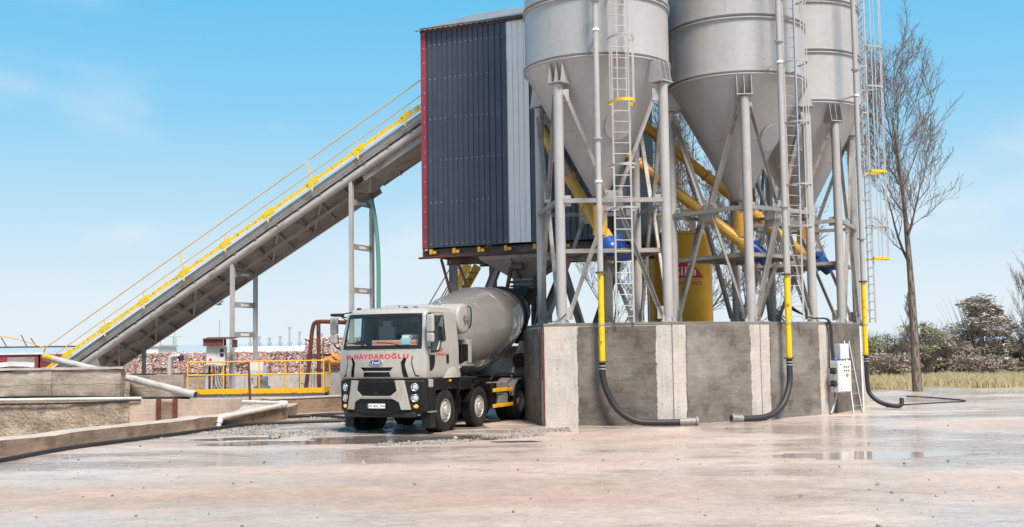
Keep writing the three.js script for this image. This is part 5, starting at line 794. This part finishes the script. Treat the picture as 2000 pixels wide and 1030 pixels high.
{ const c = thing('flood_lamp', 'small blue lamp on a thin post behind the platform', 'lamp', V(-7.75, 0.62, 41.4)); mesh('post', tube(V(-7.75, 0.62, 41.4), V(-7.75, 1.65, 41.4), 0.02, 8), M.rust, c); mesh('head', rbox(-7.73, 1.68, 41.36, 0.24, 0.14, 0.12, 0.03), M.motorBlue, c); mesh('lens', rbox(-7.82, 1.7, 41.29, 0.1, 0.1, 0.02, 0.01), M.white, c); mesh('cable', path([V(-7.75, 1.2, 41.35), V(-7.72, 0.95, 41.3), V(-7.5, 0.85, 41.3), V(-7.45, 0.7, 41.3), V(-7.7, 0.63, 41.3)], 0.014, 6, 24), M.cable, c); }
{ const c = thing('aggregate_bin', 'reddish steel aggregate bin at the conveyor foot, far left', 'bin', V(-21, 0, 46)); mesh('front_sheet', slab(-27, -18.75, 1.0, 2.1, 45.2, 45.24, 4), M.redTrim, c); mesh('inner_plate', slab(-20.0, -18.9, 1.55, 2.0, 45.12, 45.19, 2), M.steelGrey, c); mesh('white_tarp', roughen(slab(-20.4, -18.9, 1.62, 1.8, 45.0, 45.1, 0.1), 0.15, 2.2, 441, 'xyz'), M.boxWhite, c); mesh('side_sheet', slab(-18.8, -18.75, 1.0, 2.1, 45.2, 48, 3), M.redTrim, c); mesh('rim_beam', bar(V(-27, 2.14, 45.2), V(-18.6, 2.14, 45.2), 0.12, 0.08), M.boxWhite, c); mesh('top_beam', bar(V(-27, 2.42, 46), V(-17.6, 2.4, 46), 0.08, 0.06), M.steelDark, c);
  for (const x of [-26, -22.5, -18.8]) mesh('leg', bar(V(x, 0, 45.3), V(x, 1.05, 45.3), 0.14, 0.14), M.steelDark, c); for (const [x, h] of [[-20.4, 0.4], [-19.6, 0.5], [-19.2, 0.35]]) mesh('lever', bar(V(x, 2.4, 46), V(x - 0.25, 2.4 + h, 46), 0.03, 0.03), M.rust, c); }
// ledge lines
single('ledge_pipe', 'thin white pipe lying along the ledge of the pit wall', 'pipe', path([V(-28, 0.57, 38.8), V(-20, 0.57, 38.82), V(-15, 0.57, 38.7), V(-12.6, 0.56, 38.75)], 0.055, 10, 60), M.pvcWhite, V(-20, 0.52, 38.8));
single('ledge_cable', 'black cable draped along the pit ledge above the white pipe', 'cable', path([V(-28, 0.6, 38.95), V(-21, 0.58, 38.98), V(-16, 0.66, 38.93), V(-13, 0.58, 38.9), V(-11, 0.55, 38.9)], 0.04, 8, 60), M.cable, V(-20, 0.52, 38.95));
single('ledge_cable', 'black cable hanging just below the edge of the pit ledge', 'cable', path([V(-28, 0.44, 38.26), V(-20, 0.47, 38.26), V(-15, 0.45, 38.27), V(-12.5, 0.52, 38.36)], 0.03, 8, 60), M.cable, V(-20, 0.44, 38.26));
// hoses on the yard
const gp = (x, d, r) => V(x, groundY(x, d) + r, d);
const hosePts = [[-12.4, 15.5], [-11.2, 19], [-10.12, 22.5], [-9.75, 25], [-9.12, 27.4], [-8.35, 29.9], [-7.5, 32.0], [-6.3, 32.85], [-4.7, 33.3], [-3.2, 33.6], [-1.8, 34.6]];
single('yard_hose', 'long thick black hose lying along the foot of the kerb', 'hose', path(hosePts.map(([x, d], i) => gp(x + 0.1 * Math.sin(i * 1.7) + (i < 6 ? 0.12 : 0), d, 0.046)), 0.048, 10, 160), M.rubber, gp(-9.1, 27.4, 0));
single('yard_hose', 'thin blue black cable lying against the long hose by the kerb', 'hose', path(hosePts.map(([x, d], i) => gp(x - 0.13 + 0.06 * Math.sin(i * 2.1), d + 0.06, 0.025)), 0.026, 8, 160), M.cableBlue, gp(-9.2, 27.4, 0));
single('yard_hose', 'black hose curving across the gravel from the kerb end to the truck', 'hose', path([[-7.0, 35.6], [-6.4, 36.0], [-5.7, 35.4], [-4.9, 34.4], [-3.9, 34.0], [-2.6, 34.3]].map(([x, d]) => gp(x, d, 0.05)), 0.052, 10, 60), M.rubber, gp(-5.7, 35.4, 0));
single('yard_hose', 'farthest black hose lying on gravel below the cross kerb', 'hose', path([[-6.7, 36.2], [-6.2, 36.9], [-5.4, 37.3], [-4.3, 37.0], [-3.2, 37.6]].map(([x, d]) => gp(x, d, 0.035)), 0.04, 8, 50), M.rubber, gp(-5.4, 37.3, 0));
// ---------- right side of the plinth ----------
const e34 = (s, o, y) => { const dx = 1.72, dd = 2.36, L = Math.hypot(dx, dd); return V(9.29 + dx / L * s + dd / L * o, y, 33.82 + dd / L * s - dx / L * o); };
const eb = () => new THREE.Matrix4().makeBasis(new THREE.Vector3(0.8, 0, -0.6), UP, new THREE.Vector3(0.6, 0, 0.8));
const CB = e34(0.14, 0.34, 0); // cabinet axis: faces more to the yard than the wall does
const put34 = (g, s, o, y) => g.applyMatrix4(eb()).translate(CB.x + 0.8 * (s - 0.14) + 0.6 * (o - 0.34), y, CB.z - 0.6 * (s - 0.14) + 0.8 * (o - 0.34));
{ const c = thing('power_cabinet', 'large white power cabinet with black sockets on the plinth corner', 'cabinet', e34(0.15, 0.2, 0.6));
  mesh('housing', put34(new RoundedBoxGeometry(0.62, 0.92, 0.28, 2, 0.012), 0.14, 0.34, 1.1), M.boxWhite, c); mesh('door', put34(new RoundedBoxGeometry(0.57, 0.86, 0.02, 2, 0.006), 0.14, 0.485, 1.1), M.boxWhite, c);
  for (const y of [1.27, 0.9]) { const s = part('socket', c); mesh('socket_box', put34(new RoundedBoxGeometry(0.1, 0.17, 0.16, 2, 0.01), -0.21, 0.34, y), M.black, s); mesh('socket_cap', put34(new THREE.CylinderGeometry(0.07, 0.07, 0.1, 16).rotateX(Math.PI / 2 - 0.5), -0.26, 0.4, y - 0.02), M.black, s); }
  for (let i = 0; i < 3; i++) for (let j = 0; j < 2; j++) mesh('pilot_lamp', put34(new THREE.CylinderGeometry(0.02, 0.02, 0.03, 12).rotateX(Math.PI / 2), 0.1 + i * 0.1, 0.5, 1.38 - j * 0.11), M.black, c);
  mesh('main_switch', put34(new THREE.BoxGeometry(0.08, 0.05, 0.04), 0.22, 0.51, 1.15), mat(lin(0.7, 0.1, 0.02), 0.4), c); for (const y of [1.46, 0.74]) mesh('lock', put34(new THREE.CylinderGeometry(0.016, 0.016, 0.02, 10).rotateX(Math.PI / 2), -0.07, 0.5, y), M.black, c);
  for (const s of [-0.1, 0.4]) mesh('wall_bracket', put34(new THREE.BoxGeometry(0.05, 0.5, 0.3), s, 0.12, 1.1), M.galv, c); }
{ const c = thing('junction_box', 'small white junction box above the power cabinet', 'box', e34(0.35, 0.1, 1.6)); mesh('housing', put34(new RoundedBoxGeometry(0.4, 0.46, 0.22, 2, 0.012), 0.4, 0.2, 1.83), M.boxWhite, c); mesh('lid', put34(new RoundedBoxGeometry(0.36, 0.42, 0.02, 2, 0.006), 0.4, 0.315, 1.83), M.boxWhite, c); }
{ const c = thing('cable_bundle', 'black cables running down the pale plinth column to the power cabinet', 'cable', e34(0.1, 0.1, 1.6)); for (let i = 0; i < 4; i++) mesh('cable', path([e34(-0.75 + i * 0.05, -0.9, H0 + 0.6 - i * 0.05), e34(-0.5 + i * 0.04, -0.3, H0 + 0.16), e34(-0.1 + i * 0.05, 0.06, H0 + 0.1), e34(0.06 + i * 0.045, 0.09, H0 - 0.2), e34(0.05 + i * 0.04, 0.1, 2.1), e34(0.0 + i * 0.045, 0.14, 1.57)], 0.022, 8, 48), M.cable, c); mesh('blue_plug', put34(new THREE.SphereGeometry(0.1, 12, 8).scale(1.5, 0.7, 1), 0.02, 0.3, 1.6), M.motorBlue, c); mesh('ground_cable', path([e34(0.15, 0.2, 0.65), e34(0.1, 0.16, 0.4), e34(-0.1, 0.14, 0.12), e34(-0.3, 0.16, 0.02)], 0.03, 8, 24), M.pvcGrey, c); }
{ const c = thing('leaning_ladder', 'short aluminium ladder leaning on the plinth beside the power cabinet', 'ladder', e34(1.35, 0.5, 0)); const a = [e34(0.5, 0.56, 0.0), e34(1.06, 0.62, 0.0)], b = [e34(1.2, 0.09, 2.13), e34(1.58, 0.09, 2.13)]; for (const i of [0, 1]) mesh('stile', bar(a[i], b[i], 0.035, 0.06), M.aluminium, c); for (let k = 0; k < 6; k++) { const t = 0.1 + k * 0.165; mesh('rung', tube(a[0].clone().lerp(b[0], t), a[1].clone().lerp(b[1], t), 0.018, 10), M.aluminium, c); } }
single('stay_pole', 'thin white pole standing against the right end of the plinth', 'pole', bar(e34(2.86, 0.04, 0), e34(2.8, 0.04, 2.6), 0.04, 0.03), M.white, e34(2.86, 0.04, 0));
single('loose_cable', 'black cable looping over the ground below the bare tree', 'cable', path([[11.9, 36.6], [12.6, 37.6], [14.2, 38.6], [15.6, 39.6], [15.4, 41.6], [14.6, 42.6]].map(([x, d]) => gp(x, d, 0.02)), 0.022, 8, 60), M.cable, gp(14.2, 38.6, 0));
// ---------- waste paper bales ----------
{
  const baleMap = textTexture(512, 512, (x, W, H) => { const r = rng(600); x.fillStyle = '#9a7a72'; x.fillRect(0, 0, W, H); const cols = ['#e9e2dc', '#cdb9b0', '#b5928a', '#8d5f58', '#c9a197', '#6e4a44', '#f3efea', '#a97f78', '#d8c8c0', '#7b6460', '#c06a62', '#4f3f3c', '#b9a9b5', '#cfae8c', '#93a6b8']; for (let i = 0; i < 5200; i++) { x.fillStyle = cols[Math.floor(r() * r() * cols.length * 1.2) % cols.length]; const w = 3 + 16 * r(), h = 2 + 6 * r(); x.save(); x.translate(r() * W, r() * H); x.rotate((r() - 0.5) * 2.6); x.fillRect(-w / 2, -h / 2, w, h); x.restore(); } });
  baleMap.wrapS = baleMap.wrapT = THREE.RepeatWrapping; baleMap.repeat.set(0.62, 0.62);
  const mk = (c) => mat(c, 0.95, 0, { map: baleMap });
  const mats = [mk(lin(0.92, 0.78, 0.74)), mk(lin(0.8, 0.62, 0.58)), mk(lin(0.95, 0.86, 0.84))], whites = [mk(lin(1.0, 0.97, 0.95)), mk(lin(0.95, 0.9, 0.88))];
  const scraps = [lin(0.7, 0.66, 0.62), lin(0.5, 0.36, 0.33), lin(0.28, 0.17, 0.15), lin(0.62, 0.5, 0.46), lin(0.8, 0.78, 0.76), lin(0.14, 0.1, 0.1), lin(0.5, 0.2, 0.18), lin(0.3, 0.35, 0.45)];
  const scrapMat = new THREE.MeshStandardMaterial({ color: 0xffffff, vertexColors: true, roughness: 0.9, side: THREE.DoubleSide });
  const variant = (seed, W, H, D, pale) => { const g = new RoundedBoxGeometry(W, H, D, 5, 0.06); const b = new THREE.BoxGeometry(W, H, D, 12, 10, 8); roughen(b, 0.07, 5, seed, 'xyz'); const r = rng(seed), list = [];
    for (let i = 0; i < 260; i++) { const f = r(), s = 0.02 + 0.055 * r(), q = new THREE.PlaneGeometry(s * (0.8 + r()), s * 0.7); q.rotateX((r() - 0.5) * 2.2); q.rotateY((r() - 0.5) * 2.2); if (f < 0.66) q.translate((r() - 0.5) * W, (r() - 0.5) * H, D / 2 + 0.01); else if (f < 0.86) { q.rotateX(-1.3); q.translate((r() - 0.5) * W, H / 2 + 0.01, (r() - 0.5) * D); } else { q.rotateY(Math.PI / 2); q.translate((r() < 0.5 ? -1 : 1) * (W / 2), (r() - 0.5) * H, (r() - 0.5) * D); } const c = scraps[Math.floor(r() * (pale && r() < 0.5 ? 1 : scraps.length))], cc = new Float32Array(q.attributes.position.count * 3); for (let k = 0; k < cc.length; k += 3) { cc[k] = c.r; cc[k + 1] = c.g; cc[k + 2] = c.b; } q.setAttribute('color', new THREE.BufferAttribute(cc, 3)); list.push(q); }
    return [geoOf(b), geoOf(list)]; };
  const W = 0.79, H = 0.69, D = 1.1, vars = [1, 2, 3, 4].map((k) => variant(700 + k, W - 0.02, H - 0.01, D)), wv = [5, 6, 7].map((k) => variant(700 + k, W - 0.02, H - 0.01, D, true)), r = rng(61);
  const rowName = ['bottom', 'middle', 'top'], ord = ['leftmost', 'second from left', 'third from left', 'fourth from left', 'fifth from left', 'sixth from left', 'sixth from right', 'fifth from right', 'fourth from right', 'third from right', 'second from right', 'rightmost'];
  const bale = (x, y, d, v, m, label, group) => { const b = thing('waste_bale', label, 'bale', V(x, y, d), group); const a = new THREE.Mesh(v[0], m); a.name = 'pressed_block'; const s = new THREE.Mesh(v[1], scrapMat); s.name = 'loose_scraps'; s.userData.kind = 'stuff'; for (const o of [a, s]) { o.castShadow = o.receiveShadow = true; o.position.y = H / 2; b.add(o); } b.rotation.y = 0.05 * (r() - 0.5); };
  for (let c = 0; c < 12; c++) for (let k = 0; k < 3; k++) bale(-18.1 + c * W * 1.0 + 0.02 * r(), k * H, 54 + 0.12 * r(), vars[(c * 3 + k * 5 + (c >> 1)) % 4], mats[(c + k * 2) % 3], `pinkish waste paper bale, ${ord[c]} in the ${rowName[k]} row behind the boundary wall`, 'pinkish waste paper bales');
  for (let c = 0; c < 4; c++) for (let k = 0; k < 4; k++) bale(-8.6 + c * W + 0.03 * r(), k * H * 0.94, 50 + 0.15 * r() - 0.1 * k, wv[(c + k * 2) % 3], whites[(c + k) % 2], `white waste paper bale, ${['leftmost', 'second from left', 'second from right', 'rightmost'][c]} in the ${['lowest', 'second lowest', 'second highest', 'highest'][k]} layer beside the cab`, 'white waste paper bales');
  single('orange_sack', 'crumpled orange sack stuck in the white paper bales', 'sack', roughen(new THREE.SphereGeometry(0.32, 40, 28).scale(1.3, 0.75, 0.7), 0.3, 6, 811).rotateZ(0.3).translate(-7.75, 1.7, -49.2), mat(lin(0.55, 0.22, 0.06), 0.7), V(-7.75, 1.4, 49.2));
}
// ---------- far left: port and sheds beyond the yard ----------
{
  const pale = mat(lin(0.7, 0.7, 0.68), 0.7), slate = mat(lin(0.32, 0.36, 0.4), 0.8), green = mat(lin(0.3, 0.42, 0.36), 0.7), bluegrey = mat(lin(0.45, 0.5, 0.54), 0.8);
  const sh = thing('distant_shed', 'long low white shed far beyond the paper bales', 'shed', V(-32, 0, 162)); mesh('wall', slab(-39, -22, 0, 2.1, 160, 168, 20), pale, sh); mesh('roof', new THREE.ExtrudeGeometry(new THREE.Shape([new THREE.Vector2(-4.4, 0), new THREE.Vector2(4.4, 0), new THREE.Vector2(0, 0.75)]), { depth: 17.4, bevelEnabled: false }).rotateY(Math.PI / 2).translate(-39.2, 2.1, -164), pale, sh); for (let i = 0; i < 9; i++) mesh('window_strip', slab(-32 + i * 0.9, -31.3 + i * 0.9, 1.2, 1.9, 159.9, 159.98, 2), slate, sh);
  const tk = thing('distant_storage_shed', 'pale box shaped storage building beyond the conveyor foot', 'building', V(-62, 0, 190)); mesh('wall', slab(-68, -58.5, 0, 3.2, 188, 198, 20), pale, tk); mesh('roof', slab(-68.3, -58.2, 3.2, 3.45, 187.7, 198.3, 20), bluegrey, tk);
  const ms = thing('radar_mast', 'pale green signal mast with cross arms on the horizon', 'mast', V(-89, 0, 300)); mesh('tower', new THREE.CylinderGeometry(0.42, 0.75, 6.4, 8).translate(-89, 3.2, -300), green, ms); mesh('cross_arm', slab(-91, -87, 6.3, 6.5, 299.9, 300.1, 9), green, ms); mesh('cross_arm', slab(-90.2, -87.8, 3.6, 3.75, 299.2, 299.3, 9), green, ms); mesh('mast_top', [new THREE.CylinderGeometry(0.05, 0.12, 2.2, 6).translate(-89, 7.6, -300)], slate, ms); mesh('lamp_ball', new THREE.SphereGeometry(0.22, 10, 8).translate(-89, 8.2, -300), slate, ms);
  [[-103, 6.0], [-100.5, 5.4], [-98.6, 6.2], [-95.8, 5.8]].forEach(([x, h], i) => { const p = thing('floodlight_pole', ['leftmost thin floodlight pole left of the green mast', 'second floodlight pole from the left beside the green mast', 'third floodlight pole from the left beside the green mast', 'thin floodlight pole nearest to the green mast'][i], 'pole', V(x, 0, 310), 'floodlight poles on the horizon'); mesh('shaft', tube(V(x, 0, 310), V(x, h, 310), 0.12, 6), slate, p); mesh('lamp_head', slab(x - 0.6, x + 0.6, h, h + 0.3, 309.8, 310.2, 3), slate, p); });
  const pr = thing('harbour_pier', 'long grey harbour pier with loading gear far behind the bales', 'pier', V(-80, 0, 400)); mesh('deck', slab(-165, -50, 2.6, 3.1, 398, 404, 60), bluegrey, pr); for (let i = 0; i < 20; i++) mesh('pile', tube(V(-163 + i * 5.9, 0, 401), V(-163 + i * 5.9, 2.6, 401), 0.25, 6), bluegrey, pr);
  const r = rng(88); for (let i = 0; i < 9; i++) { const x = -93 + i * 3.6 + r(), h = 3 + 2.6 * r() + (i === 4 ? 3.4 : 0); mesh('loading_arm', [tube(V(x, 3.0, 400), V(x, 3.0 + h, 400), 0.28, 6), slab(x - 0.7, x + 0.7, 4.4, 5.4, 399.6, 400.4, 3), slab(x - 0.5, x + 0.5, 2.9 + h, 3.6 + h, 399.7, 400.3, 3)], slate, pr); }
  single('whip_aerial', 'thin whip aerial on the horizon above the control cabinet', 'aerial', tube(V(-46.3, 0, 180), V(-46.3, 7.2, 180), 0.07, 6), slate, V(-46.3, 0, 180));
  single('gull', 'small gull flying left of the name plate frame', 'bird', [new THREE.SphereGeometry(0.07, 10, 8).scale(2.2, 0.8, 0.8).translate(-15.5, 4.6, -60), bar(V(-15.5, 4.62, 60), V(-15.85, 4.76, 60.1), 0.14, 0.02), bar(V(-15.5, 4.62, 60), V(-15.2, 4.78, 59.8), 0.14, 0.02), new THREE.ConeGeometry(0.03, 0.12, 6).rotateZ(-1.57).translate(-15.3, 4.61, -60)], slate, V(-15.5, 4.6, 60));
  structure('far_hills', (() => { const pts = []; const n = 160, pos = [], idx = []; for (let i = 0; i <= n; i++) { const x = -2200 + 4400 * i / n, h = 4 + 16 * noise(i * 0.13, 5, 77, 3) + (x > 500 ? 22 * sstep(500, 1100, x) : 0); pos.push(x, 0, -1750, x, h, -1900, x, 0, -2100); } for (let i = 0; i < n; i++) for (const q of [0, 1]) { const a = i * 3 + q; idx.push(a, a + 3, a + 1, a + 1, a + 3, a + 4); } const g = new THREE.BufferGeometry(); g.setAttribute('position', new THREE.Float32BufferAttribute(pos, 3)); g.setIndex(idx); g.computeVertexNormals(); return g; })(), mat(lin(0.3, 0.36, 0.42), 1));
}
// ---------- trees and scrub ----------
function grow(seed, base, trunkH, r0, opt) { // bare tree: trunk, limbs, twigs, sparse leaves
  const r = rng(seed), trunk = [], limbs = [], twigs = [], leaves = [];
  const seg = (a, b, ra, rb, lvl) => { const n = lvl === 0 ? 12 : lvl < 3 ? 7 : lvl < 4 ? 5 : 3; (lvl === 0 ? trunk : lvl < 3 ? limbs : twigs).push(orient(new THREE.CylinderGeometry(rb, ra, a.distanceTo(b) * 1.03, n, 1, true).rotateX(Math.PI / 2), a, b)); };
  const rand = (s) => new THREE.Vector3(r() - 0.5, r() - 0.5, r() - 0.5).multiplyScalar(2 * s);
  function branch(p, dir, len, rad, lvl) {
    const n = lvl === 0 ? opt.trunkSeg || 7 : lvl === 1 ? 6 : lvl === 2 ? 5 : 4, step = len / n; let q = p.clone(), d = dir.clone(), ra = rad; const endR = lvl === 0 ? 0.1 : 0.28;
    for (let i = 0; i < n; i++) {
      d.add(rand(lvl === 0 ? 0.04 : 0.13)).add(new THREE.Vector3(0, lvl === 0 ? 0.02 : opt.lift || 0.07, 0)).normalize();
      const e = q.clone().addScaledVector(d, step), rb = Math.max(0.008, rad * lerp(1, endR, (i + 1) / n)); seg(q, e, ra, rb, lvl);
      const t = (i + 1) / n;
      if (lvl < opt.depth && (lvl > 0 || t > opt.bare)) { const k = lvl === 0 ? (r() < opt.fork ? 2 : 1) : (r() < 0.75 ? 1 : 2); for (let c = 0; c < k; c++) { const az = r() * Math.PI * 2, side = new THREE.Vector3(Math.cos(az), 0, Math.sin(az)); side.addScaledVector(d, -side.dot(d)).normalize(); const spread = lerp(0.7, 1.15, r()) * (opt.spread || 1); const nd = d.clone().multiplyScalar(1 - 0.35 * spread).addScaledVector(side, 0.62 * spread).normalize(); branch(e, nd, len * lerp(0.42, 0.66, r()) * (lvl === 0 ? lerp(1.15, 0.7, t) * (opt.limb || 0.8) : 0.9), rb * lerp(0.42, 0.66, r()) * (opt.thin || 1), lvl + 1); } }
      if (lvl >= opt.depth - 1 && opt.leaf && r() < opt.leaf) { const s = 0.04 + 0.04 * r(), l = new THREE.PlaneGeometry(s, s * 1.4); l.rotateX(r() * 6); l.rotateY(r() * 6); const o = e.clone().add(rand(0.06)); leaves.push(l.translate(o.x, o.y, o.z)); }
      q = e; ra = rb;
    }
  }
  for (const [dx, dz, k, kr] of opt.stems || [[0, 0, 1, 1]]) branch(base.clone(), new THREE.Vector3(dx, 1, dz).normalize(), trunkH * k, r0 * kr, 0);
  return { trunk, limbs, twigs, leaves };
}
const leafMat = phys(lin(0.16, 0.22, 0.04), 0.8, 0, { transmission: 0.3, thickness: 0, side: THREE.DoubleSide });
function bareTree(label, base, h, r0, seed, opt, group) {
  const t = thing('bare_tree', label, 'tree', base, group), g = grow(seed, base, h, r0, opt);
  mesh('trunk', g.trunk, M.bark, t); mesh('limbs', g.limbs, opt.mat || M.bark, t).userData.kind = 'stuff'; mesh('twigs', g.twigs, M.twig, t).userData.kind = 'stuff'; if (g.leaves.length) mesh('leaves', g.leaves, leafMat, t).userData.kind = 'stuff';
}
bareTree('tall bare tree with pale trunk standing alone right of the silos', V(15.9, 0.1, 45.1), 11.2, 0.2, 9, { depth: 4, bare: 0.38, fork: 0.6, limb: 0.62, lift: 0.12, spread: 0.9, trunkSeg: 11, thin: 0.8 });
[['slender tree with young leaves seen between nearest and middle silo legs', 6.6, 50, 11, 0.16, 21], ['leafing tree behind the yellow tank and middle silo', 8.7, 52, 12, 0.18, 23], ['thin leafing tree behind the legs of the middle silo', 10.8, 51, 10, 0.15, 27], ['thin leafing tree behind the farthest silo legs', 13.0, 53, 11, 0.16, 29], ['leafing tree behind the left edge of the yellow tank', 4.6, 53, 9, 0.15, 31]].forEach(([l, x, d, h, r0, s]) => bareTree(l, V(x, 0, d), h, r0, s, { depth: 4, bare: 0.2, fork: 0.7, limb: 0.6, lift: 0.1, spread: 0.85, trunkSeg: 8, leaf: 0.035, thin: 0.8 }, 'leafing trees behind the silos'));
function shrub(label, name, x, d, h, w, seed, cols, n, stems, group, cone = 0) { // many thin stems and small leaf faces through the crown
  const b = V(x, 0.05, d), t = thing(name, label, 'shrub', b, group), r = rng(seed), st = [], lf = [];
  for (let i = 0; i < stems; i++) { const a = r() * 6.283, k = Math.pow(r(), 0.6) * w * 0.5, tip = V(x + Math.cos(a) * k, h * (0.55 + 0.5 * r()), d + Math.sin(a) * k * 0.7), m = V(x + Math.cos(a) * k * 0.55, tip.y * 0.5, d + Math.sin(a) * k * 0.4).add(new THREE.Vector3((r() - 0.5) * 0.3, 0, 0)), f = V(x + Math.cos(a) * k * 0.3, 0, d + Math.sin(a) * k * 0.2); st.push(orient(new THREE.CylinderGeometry(0.012, 0.022, f.distanceTo(m), 4, 1, true).rotateX(Math.PI / 2), f, m), orient(new THREE.CylinderGeometry(0.004, 0.012, m.distanceTo(tip), 3, 1, true).rotateX(Math.PI / 2), m, tip)); }
  const clumps = []; for (let i = 0; i < 70; i++) { const y = Math.pow(r(), cone ? 1.1 : 0.8), prof = cone ? Math.sqrt(1 - y) * 0.9 + 0.06 : Math.sqrt(1 - Math.pow(Math.abs(y * 1.15 - 0.45) / 0.75, 2) * 0.8), a = r() * 6.283, k = Math.sqrt(r()) * prof * w * 0.5; clumps.push([x + Math.cos(a) * k, 0.15 + y * (h - 0.25), -d + Math.sin(a) * k * 0.75, (0.08 + 0.15 * r()) * w * 0.5]); }
  const c = new THREE.Color();
  for (let i = 0; i < n; i++) { const q = clumps[Math.floor(r() * clumps.length)], s = 0.035 + 0.06 * r(), l = new THREE.PlaneGeometry(s * (cone ? 2.8 : 1.3), s * 0.55); l.rotateX((r() - 0.5) * 2.6); l.rotateY(r() * 6.283); l.rotateZ((r() - 0.5) * 0.8); const u = r() * 2 - 1, a = r() * 6.283, ss = Math.sqrt(1 - u * u), rr = q[3] * Math.cbrt(r()); l.translate(q[0] + rr * ss * Math.cos(a) * 1.5, Math.max(0.06, q[1] + rr * u * 0.7), q[2] + rr * ss * Math.sin(a)); const cc = cols[Math.floor(r() * cols.length)], j = 0.75 + 0.5 * r(), ar = new Float32Array(l.attributes.position.count * 3); for (let k = 0; k < ar.length; k += 3) { ar[k] = cc[0] * j; ar[k + 1] = cc[1] * j; ar[k + 2] = cc[2] * j; } l.setAttribute('color', new THREE.BufferAttribute(ar, 3)); lf.push(l); }
  mesh('stems', st, M.twig, t).userData.kind = 'stuff'; mesh('foliage', lf, foliMat, t).userData.kind = 'stuff';
}
const foliMat = new THREE.MeshStandardMaterial({ color: 0xffffff, vertexColors: true, roughness: 0.9, side: THREE.DoubleSide });
const brown = [[0.3, 0.23, 0.17], [0.4, 0.33, 0.27], [0.2, 0.15, 0.11], [0.5, 0.43, 0.37]], greenish = [[0.24, 0.27, 0.13], [0.31, 0.32, 0.19], [0.18, 0.19, 0.11], [0.4, 0.37, 0.27]], conif = [[0.13, 0.12, 0.075], [0.34, 0.31, 0.26], [0.2, 0.17, 0.12], [0.52, 0.48, 0.43], [0.34, 0.2, 0.15], [0.24, 0.22, 0.15]];
shrub('big dark conical evergreen bush with drooping sprays at far right', 'evergreen_bush', 26.9, 65.5, 4.5, 5.4, 901, conif, 15000, 160, undefined, 1);
[['green hedge bush just right of the yellow fill pipe', 18.6, 62, 2.75, 3.6, greenish, 4200], ['greenish scrub bush left of the tall tree trunk', 20.6, 63, 2.6, 3.4, greenish, 3600], ['pale olive scrub bush behind the tall tree trunk', 22.7, 63.5, 3.15, 3.2, greenish, 3600], ['brown leafless scrub bush left of the evergreen bush', 24.2, 64, 2.7, 3.0, brown, 3200], ['brown scrub bush at the right edge beside the evergreen', 29.6, 65, 3.0, 3.6, brown, 3600], ['tall brown scrub bush cut by the right frame edge', 31.6, 66, 3.4, 3.4, brown, 3200], ['low brown bramble below the green hedge', 19.8, 60.5, 1.5, 3.4, brown, 2600], ['low brown bramble in front of the evergreen bush', 25.2, 62.5, 1.4, 3.2, brown, 2400], ['far green hedge bush half hidden by the fill pipe', 16.2, 64, 2.5, 3.6, greenish, 2600]].forEach(([l, x, d, h, w, cols, n], i) => shrub(l, 'scrub_bush', x, d, h, w, 910 + i, cols, n * 1.5, 260, 'scrub along the field edge'));
[['bare sapling with upright twigs right of the evergreen bush', 29.0, 64, 5.0, 0.06, 41], ['bare upright sapling at the right edge of the frame', 29.6, 65.5, 6.4, 0.08, 43], ['small bare sapling left of the evergreen bush', 21.2, 61, 3.6, 0.05, 47]].forEach(([l, x, d, h, r0, s]) => bareTree(l, V(x, 0.05, d), h, r0, s, { depth: 3, bare: 0.12, fork: 0.8, limb: 0.55, lift: 0.2, spread: 0.7, trunkSeg: 7, mat: M.twig }, 'bare saplings at the field edge'));
{ // dry grass verge
  const r = rng(95), n = 15000, blades = []; for (let k = 0; k < 7; k++) { const b = new THREE.PlaneGeometry(0.022, 0.42, 1, 2); const p = b.attributes.position; for (let i = 0; i < p.count; i++) { const t = (p.getY(i) + 0.21) / 0.42; p.setXYZ(i, p.getX(i) * (1 - 0.8 * t), t * 0.42, 0.16 * t * t); } b.rotateY(k * 0.9 + 0.3); b.translate(0.07 * Math.cos(k * 2.2), 0, 0.07 * Math.sin(k * 2.2)); blades.push(b); }
  const im = new THREE.InstancedMesh(geoOf(blades), new THREE.MeshStandardMaterial({ color: 0xffffff, roughness: 0.9, side: THREE.DoubleSide }), n), m4 = new THREE.Matrix4(), q = new THREE.Quaternion(), c = new THREE.Color(); let k = 0;
  while (k < n) { const d = 46.5 + 17 * Math.pow(r(), 0.8), x = 11.8 + 24 * r() * (d / 62); if (noise(x * 0.5, d * 0.5, 97, 3) < 0.36 + 0.3 * sstep(51, 46, d)) continue; const s = 0.2 + 0.9 * Math.pow(r(), 1.6) * (0.5 + noise(x * 0.8, d * 0.8, 99, 3)); q.setFromAxisAngle(UP, r() * 6.28); m4.compose(new THREE.Vector3(x, groundY(x, d) - 0.02, -d), q, new THREE.Vector3(s * 1.6, s, s * 1.6)); im.setMatrixAt(k, m4); const g = r(), gr = x < 19 && d > 57; im.setColorAt(k, gr ? c.setRGB(0.2 + 0.1 * g, 0.27 + 0.08 * g, 0.09) : c.setRGB(0.46 + 0.2 * g, 0.385 + 0.17 * g, 0.21 + 0.12 * g)); k++; }
  im.name = 'dry_grass'; im.userData = { kind: 'stuff', label: 'dry yellow grass verge below the bushes', category: 'grass' }; im.castShadow = im.receiveShadow = true; scene.add(im); }
renderer.render(scene, camera);
